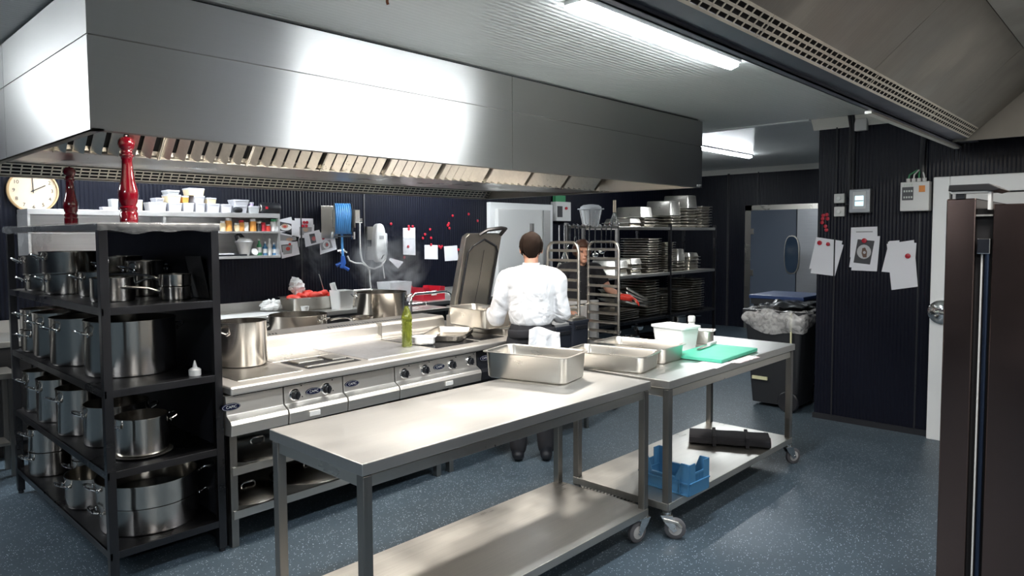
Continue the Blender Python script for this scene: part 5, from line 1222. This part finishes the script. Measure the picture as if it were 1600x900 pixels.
# white dispenser
q = at(594, 380, 'y', 6.9)
ds_ = thing('chemical_dispenser', 'white rounded chemical dispenser on the back wall above the steam', 'dispenser', (q.x, 6.99, q.z))
mb = MB(); el_ = [(.085*math.copysign(abs(math.cos(a))**.75, math.cos(a))*(1 if math.sin(a) < 0 else .9), .235*math.copysign(abs(math.sin(a))**.8, math.sin(a))) for a in [2*PI*k/28 for k in range(28)]]
mb.prism(el_, 'y', -.11, -.01); mb.build('cover', white_p, ds_, bevel=.015, smooth=SM)
MB().box(-.14, -.05, -.03, 0, .04, .20).build('mount_plate', S_gn, ds_); MB().box(-.14, -.05, -.03, 0, -.20, -.04).build('mount_plate', S_gn, ds_); MB().box(.06, .12, -.08, 0, -.15, .12).build('side_tank', clear, ds_, bevel=.01)
MB().box(-.02, .04, -.114, -.11, .05, .09).build('window', photo_g, ds_); MB().tube([(0, -.115, -.19), (.02, -.118, -.15), (.04, -.115, -.14)], .006).build('clip', black, ds_)

# ================================================================== tall steel fridge at the right edge
fr_ = thing('fridge', 'tall dark brushed steel fridge at the right edge, with a thick door', 'fridge', (3.2, -.45, 0))
FO = (3.2, -.45, 0)
MB(FO).box(3.2, 4.0, -.45, .487, .12, 1.79).build('body', S_fridge, fr_, bevel=.004)
dr = MB(FO).box(3.2, 4.0, .543, .642, .12, 1.815).build('door', S_fridge, fr_, bevel=.004)
MB(FO).box(3.235, 3.99, .487, .543, .13, 1.775).build('gasket', blackm, fr_)
MB(FO).box(3.215, 3.235, .518, .524, .13, 1.60).build('light_seal_strip', white_p, fr_)
MB(FO).tube([(3.21, .503, .15), (3.21, .503, 1.62)], .009, 10).build('hinge_rod', mat('bluish_steel', (.05, .07, .12), .3, .9), fr_)
MB(FO).box(3.195, 3.225, .492, .535, 1.60, 1.66).build('hinge_bracket', S_chrome, fr_, bevel=.003)
MB(FO).box(3.20, 3.24, .488, .542, 1.745, 1.752).build('hinge_bracket', S_gn, fr_)
mb = MB(FO); mb.prism([(.49, 1.838), (.46, 1.846), (.50, 1.868), (.63, 1.868), (.632, 1.844), (.505, 1.842)], 'x', 3.17, 3.40); mb.build('hinge_cap', blackm, fr_, bevel=.003)
mb = MB(FO); mb.box(3.18, 3.22, .50, .625, 1.834, 1.842); mb.box(3.18, 3.22, .492, .502, 1.77, 1.84); mb.build('cap_bracket', white_p, fr_)
MB(FO).box(3.19, 3.22, .58, .61, 1.815, 1.836).build('cap_pin', black, fr_)
for x in (3.28, 3.92):
    for y in (-.37, .45): MB(FO).cyl((x, y, 0), .025, .12).build('foot', S_leg, fr_)
# rust-red hook on the ceiling
q = at(605, 5, 'z', 2.66); o = MB().tube([(q.x, q.y, 2.70), (q.x, q.y, 2.665), (q.x+.004, q.y, 2.655)], .006).build('ceiling_hook', mat('copper_brown', (.30, .10, .04), .4), smooth=SM); tag(o, 'small copper coloured pipe stub on the ceiling above the big hood', 'pipe')
# dim equipment seen beyond the rack at the far left
e = thing('steel_workbench', 'low steel bench with a pull-out rail beyond the pot rack at the left edge', 'bench', (-.1, 6.0, 0))
q0 = at(18, 578, 'y', 6.1)
MB().box(-.55, 1.25, -.15, .16, .70, .74).build('bench_top', S_gn, e, bevel=.004)
for x in (-.52, 1.2): MB().box(x, x+.04, -.12, -.08, 0, .70).build('leg', S_leg, e); MB().box(x, x+.04, .08, .12, 0, .70).build('leg', S_leg, e)
MB().box(-.5, 1.2, -.1, .1, .22, .24).build('lower_shelf', S_gn, e)

# ================================================================== people
def bone(mb, a, b, ra, rb, side=None, n=14, flat=(1, 1)):
    """closed tapering limb with rounded ends from a to b; flat = (side, depth) ellipse factors"""
    a, b = Vector(a), Vector(b); t = (b-a).normalized(); s = Vector(side or (1, 0, 0)); s = (s-t*s.dot(t))
    s = s.normalized() if s.length > 1e-4 else t.orthogonal().normalized(); d = t.cross(s)
    loops = []
    L_ = (b-a).length
    st = [(-.96, .25), (-.8, .6), (-.45, .89), (0, 1)]
    seq = [(a+t*ra*q, ra*w) for q, w in st]+[(a+t*L_*u, ra+(rb-ra)*u) for u in (.25, .5, .75)]+[(b-t*rb*q, rb*w) for q, w in st[::-1]]
    for c, r in seq: loops.append([c+(s*math.cos(2*PI*k/n)*flat[0]+d*math.sin(2*PI*k/n)*flat[1])*r for k in range(n)])
    mb.loft(loops)
def remeshed(mb, name, m, parent, vox=.008, smooth=4, disp=0, dsc=14, label=None):
    o = mb.build('tmp', m); md = o.modifiers.new('r', 'REMESH'); md.mode = 'VOXEL'; md.voxel_size = vox; md.use_smooth_shade = True
    sm = o.modifiers.new('s', 'SMOOTH'); sm.factor = .5; sm.iterations = smooth
    me = evaluated(o); bpy.data.objects.remove(o)
    if disp:
        for v_, n0 in [(v_, v_.normal.copy()) for v_ in me.vertices]:
            p_ = v_.co; q_ = noise.noise(Vector((p_.x*dsc, p_.y*dsc, p_.z*dsc*.55)))
            w_ = 1-abs(noise.noise(Vector((p_.x*9+5, p_.y*9, p_.z*7))))*2
            v_.co = p_+n0*(disp*(q_+.8*w_*w_*noise.noise(Vector((p_.z*16, p_.x*5, p_.y*5)))))
    me.polygons.foreach_set('use_smooth', [True]*len(me.polygons))
    if not me.materials: me.materials.append(m)
    r_ = bpy.data.objects.new(name, me); C.objects.link(r_); r_.parent = parent
    if label: r_['label'] = label
    return r_
def head_mb(mb, c, s=1):
    """head centred at c, looking along +y"""
    cx, cy, cz = c
    mb.sph((cx, cy-.012*s, cz+.025*s), (.077*s, .096*s, .092*s), 24, 16)
    mb.sph((cx, cy+.030*s, cz-.045*s), (.060*s, .062*s, .068*s), 20, 14)
    mb.sph((cx, cy+.066*s, cz-.088*s), (.030*s, .026*s, .024*s), 14, 10)
    bone(mb, (cx, cy+.088*s, cz+.018*s), (cx, cy+.108*s, cz-.022*s), .010*s, .015*s)
    mb.sph((cx, cy+.090*s, cz-.055*s), (.024*s, .014*s, .010*s), 12, 8)
    for e in (-1, 1):
        mb.sph((cx+e*.080*s, cy-.008*s, cz-.002*s), (.010*s, .020*s, .032*s), 12, 8)
        mb.sph((cx+e*.033*s, cy+.078*s, cz+.030*s), (.022*s, .014*s, .010*s), 10, 8)
        mb.sph((cx+e*.038*s, cy+.062*s, cz-.025*s), (.026*s, .024*s, .028*s), 10, 8)
def hand_mb(mb, w, fwd, palm_n, thumb_side, curl=.5, s=1):
    """palm + five bent fingers; w wrist, fwd finger direction, palm_n direction the palm faces, thumb_side +-1"""
    w = Vector(w); f = Vector(fwd).normalized(); n_ = Vector(palm_n); n_ = (n_-f*n_.dot(f)).normalized(); sd = f.cross(n_)*thumb_side
    for k in range(4):
        o_ = (k-1.5)*.019*s
        bone(mb, w+f*.01*s-sd*o_*.5, w+f*.085*s-sd*o_, .016*s, .012*s, n=10)
        ln = [.040, .045, .042, .033][k]*s; p0 = w+f*.088*s-sd*o_; d0 = (f+n_*curl*.3).normalized(); p1 = p0+d0*ln
        d1 = (f+n_*curl*1.1).normalized(); p2 = p1+d1*ln*.65; d2 = (f*.6+n_*curl*1.7).normalized(); p3 = p2+d2*ln*.5
        bone(mb, p0, p1, .0095*s, .0088*s, n=8); bone(mb, p1, p2, .0088*s, .008*s, n=8); bone(mb, p2, p3, .008*s, .0065*s, n=8)
    t0 = w+f*.022*s+sd*.022*s; t1 = t0+(f*.6+sd*.75+n_*.25).normalized()*.04*s; t2 = t1+(f*.9+sd*.25+n_*.35).normalized()*.032*s
    bone(mb, t0, t1, .014*s, .011*s, n=8); bone(mb, t1, t2, .011*s, .008*s, n=8)

# ---- chef seen from behind.  local frame: +y is the way the body faces
ch = thing('person', 'person in a white chef jacket and black apron seen from behind at the range', 'person', (3.86, 3.43, 0), math.radians(-46))
# joints
PEL = (0, 0, .93); CHS = (0, .015, 1.24); NK = (0, 0, 1.43); HC = (0.0, .035, 1.575)
SHL, SHR = (-.185, .0, 1.35), (.185, 0, 1.35); ELL, ELR = (-.262, .07, 1.06), (.225, .03, 1.09)
WRL, WRR = (-.30, .30, 1.10), (.20, .28, 1.06)
mb = MB()
bone(mb, PEL, CHS, .14, .145, flat=(1.08, .72)); bone(mb, CHS, (0, 0, 1.31), .15, .12, flat=(1.15, .7)); bone(mb, (0, -.005, 1.36), (0, .02, 1.50), .060, .052)
for S_, E_, W_ in ((SHL, ELL, WRL), (SHR, ELR, WRR)):
    bone(mb, (S_[0]*.5, 0, 1.355), S_, .065, .06); bone(mb, S_, E_, .054, .042); bone(mb, E_, W_, .041, .026)
for s in (-1, 1):
    bone(mb, (s*.09, 0, .88), (s*.10, .01, .48), .09, .056); bone(mb, (s*.10, .01, .48), (s*.105, -.02, .09), .055, .036); bone(mb, (s*.105, -.02, .06), (s*.12, .14, .04), .038, .03)
hand_mb(mb, WRL, (.15, .95, -.25), (.35, 0, -.9), -1, .5); hand_mb(mb, WRR, (-.3, .9, -.3), (-.35, 0, -.9), 1, .6)
head_mb(mb, HC, .98)
remeshed(mb, 'body', skin, ch, .0055, 3)
mb = MB()      # jacket
bone(mb, (0, -.005, 1.10), (0, .0, 1.20), .158, .155, flat=(1.10, .84)); bone(mb, (0, 0, 1.12), (0, -.01, 1.28), .152, .162, flat=(1.12, .80))
bone(mb, (-.11, -.008, 1.33), (.11, -.008, 1.33), .092, .092, flat=(1, .95)); bone(mb, (0, 0, 1.36), (0, .012, 1.452), .085, .062)
for S_, E_, W_ in ((SHL, ELL, WRL), (SHR, ELR, WRR)):
    m_ = Vector(E_).lerp(Vector(W_), .60); k_ = -1 if S_[0] < 0 else 1
    bone(mb, (k_*.02, 0, 1.425), (k_*.16, -.002, 1.372), .055, .068)
    bone(mb, (S_[0]*.6, 0, 1.345), S_, .080, .076); bone(mb, S_, E_, .077, .066); bone(mb, E_, m_, .068, .055); bone(mb, m_-Vector((0, .01, 0)), m_+Vector((0, .02, 0)), .058, .056)
remeshed(mb, 'chef_jacket', cloth_w, ch, .0075, 12, .010)
mb = MB()     # collar
mb.lathe([(.062, 1.435), (.067, 1.45), (.064, 1.478), (.058, 1.478), (.060, 1.45)], (0, .010, 0), 28); mb.build('collar', cloth_w, ch, smooth=SM)
mb = MB()     # trousers and apron
bone(mb, (0, 0, .90), (0, 0, .98), .150, .148, flat=(1.12, .88))
for s in (-1, 1):
    bone(mb, (s*.085, 0, .88), (s*.10, .01, .48), .108, .078); bone(mb, (s*.10, .01, .48), (s*.105, -.015, .10), .078, .066)
remeshed(mb, 'trousers', cloth_b, ch, .010, 5, .006)
mb = MB()
mb.loft([[((.176+e)*math.cos(a)*1.0, (.142+e)*math.sin(a)-.002, z+.012*math.cos(a)) for a in [2*PI*k/32 for k in range(32)]] for e, z in ((-.006, .93), (.002, .945), (.002, .985), (-.004, .998))], False, False)
mb.build('apron_string', cloth_b, ch, smooth=SM, solid=.004)
mb = sheet(lambda u, v: ((u-.5)*(.22+.03*v)+.085, -.158-.012*math.sin(u*14+v*2)-.02*v-.015*noise.noise(Vector((u*4, v*3, 4))), 1.0-.25*v+.02*math.sin(u*5)), 26, 20)
mb.build('side_towel', cloth_w, ch, smooth=PI, solid=.004, label='white towel tucked into the apron string')
mb = MB()
for s in (-1, 1):
    bone(mb, (s*.105, -.045, .045), (s*.12, .16, .035), .048, .040, flat=(1, .85)); bone(mb, (s*.105, -.03, .06), (s*.105, -.03, .12), .05, .048)
remeshed(mb, 'shoes', black, ch, .008, 3)
def hair_shell(par, c, s, m, front=.045, nape=-.075, th_=.014, seed=1):
    cx, cy, cz = c; g_ = []; mb = MB(); nu, nv = 40, 24
    for i in range(nv+1):
        row = []
        for k in range(nu):
            a = 2*PI*k/nu; fr_ = math.sin(a)        # +1 front
            low = (nape if fr_ < .15 else nape+(front-nape)*min(1, (fr_-.15)/.5))
            if abs(math.cos(a)) > .75 and fr_ < .3: low = max(low, nape*.25)
            zt_ = .122; e = i/nv
            ph_top = PI/2; zl = low*s
            ph0 = math.asin(max(-1, min(1, (zl-.025*s)/(.098*s)))); ph = ph0+(PI/2-ph0)*e
            n_ = noise.noise(Vector((math.cos(a)*4, math.sin(a)*4, ph*3+seed)))*.005+noise.noise(Vector((math.cos(a)*14, math.sin(a)*14, ph*9+seed)))*.003
            r_ = 1+.0*e
            k2 = math.cos(ph)
            shr = 1 if ph > 0 else 1-.22*(-ph)**1.3
            row.append(mb.v((cx+(.077*s+th_+n_)*k2**.85*shr*math.cos(a) if k2 > 0 else cx, cy-.012*s+((.096*s+th_+n_)*max(k2, 0)**.85*shr)*fr_, cz+.025*s+(.092*s+th_*(1+.4*max(0, fr_))+n_)*math.sin(ph))))
        g_.append(row)
    for i in range(nv):
        for k in range(nu):
            try: mb.bm.faces.new((g_[i][k], g_[i][(k+1) % nu], g_[i+1][(k+1) % nu], g_[i+1][k]))
            except ValueError: pass
    bmesh.ops.remove_doubles(mb.bm, verts=mb.bm.verts, dist=.0004)
    o = mb.build('hair', m, par, smooth=PI, solid=-.006); return o
hair_shell(ch, HC, .98, hair_m)
# ---- second person behind the trolley, turned to the camera
p2_ = thing('person', 'person in a dark shirt behind the bakery trolley reaching out with a red glove', 'person', (5.70, 4.40, 0), math.radians(148))
HC2 = (.0, .07, 1.50)
S2L, S2R = (-.17, .02, 1.33), (.17, .02, 1.33); E2L, W2L = (-.28, .10, 1.12), (-.40, .20, 1.05); E2R, W2R = (.25, .05, 1.08), (.20, .24, .92)
mb = MB()
bone(mb, (0, -.03, .93), (0, .0, 1.2), .135, .14, flat=(1.08, .72)); bone(mb, (0, 0, 1.2), (0, .01, 1.30), .14, .11, flat=(1.15, .7)); bone(mb, (0, .02, 1.31), (0, .055, 1.43), .055, .048)
for S_, E_, W_ in ((S2L, E2L, W2L), (S2R, E2R, W2R)):
    bone(mb, (S_[0]*.5, .01, 1.335), S_, .065, .056); bone(mb, S_, E_, .05, .04); bone(mb, E_, W_, .039, .025)
for s in (-1, 1):
    bone(mb, (s*.09, -.03, .88), (s*.10, 0, .48), .088, .055); bone(mb, (s*.10, 0, .48), (s*.105, -.03, .09), .054, .036); bone(mb, (s*.105, -.03, .06), (s*.12, .13, .04), .038, .03)
hand_mb(mb, W2L, (-.8, .55, -.15), (.1, .3, -.9), 1, 1.1); hand_mb(mb, W2R, (-.2, .7, -.7), (-.6, 0, -.5), 1, .6)
head_mb(mb, HC2, .95)
remeshed(mb, 'body', skin, p2_, .0065, 3)
mb = MB()
bone(mb, (0, -.03, .97), (0, .0, 1.2), .15, .155, flat=(1.12, .8)); bone(mb, (0, 0, 1.2), (0, .01, 1.30), .155, .125, flat=(1.15, .76))
bone(mb, (-.10, .01, 1.325), (.10, .01, 1.325), .075, .075)
for S_, E_ in ((S2L, E2L), (S2R, E2R)):
    bone(mb, (S_[0]*.5, .01, 1.335), S_, .075, .068); bone(mb, S_, Vector(S_).lerp(Vector(E_), .55), .066, .062)
remeshed(mb, 'shirt', cloth_b, p2_, .009, 4, .004)
mb = MB()
bone(mb, (0, -.03, .90), (0, -.03, .98), .15, .148, flat=(1.1, .85))
for s in (-1, 1): bone(mb, (s*.085, -.03, .88), (s*.10, 0, .48), .105, .075); bone(mb, (s*.10, 0, .48), (s*.105, -.025, .10), .075, .062)
remeshed(mb, 'trousers', cloth_b, p2_, .010, 4, .004)
mb = sheet(lambda u, v: ((u-.5)*.34, .125-.10*(u-.5)**2+.01*math.sin(u*20)+.01*v, 1.02-.62*v), 24, 16); mb.build('apron', mat('grey_striped_apron', (.42, .42, .42), .8), p2_, smooth=PI, solid=.004)
mb = MB(); hand_mb(mb, Vector(W2L), (-.8, .55, -.15), (.1, .3, -.9), 1, 1.1, 1.1); bone(mb, Vector(W2L)-Vector((-.02, .015, 0)), Vector(W2L)+Vector((-.05, .04, -.01)), .036, .036); remeshed(mb, 'glove', glove, p2_, .007, 2)
hair_shell(p2_, HC2, .95, mat('brown_hair', (.07, .03, .018), .6), front=.06, seed=5, th_=.018)
mb = MB()
for s in (-1, 1):
    bone(mb, (s*.105, -.055, .045), (s*.12, .15, .035), .048, .040, flat=(1, .85)); bone(mb, (s*.105, -.03, .06), (s*.105, -.03, .12), .05, .048)
remeshed(mb, 'shoes', black, p2_, .009, 3)
mb = MB()
for s in (-1, 1): mb.sph((s*.032, .07+.083, 1.50+.012), (.010, .006, .006), 10, 6)
mb.build('eyes', ink, p2_)
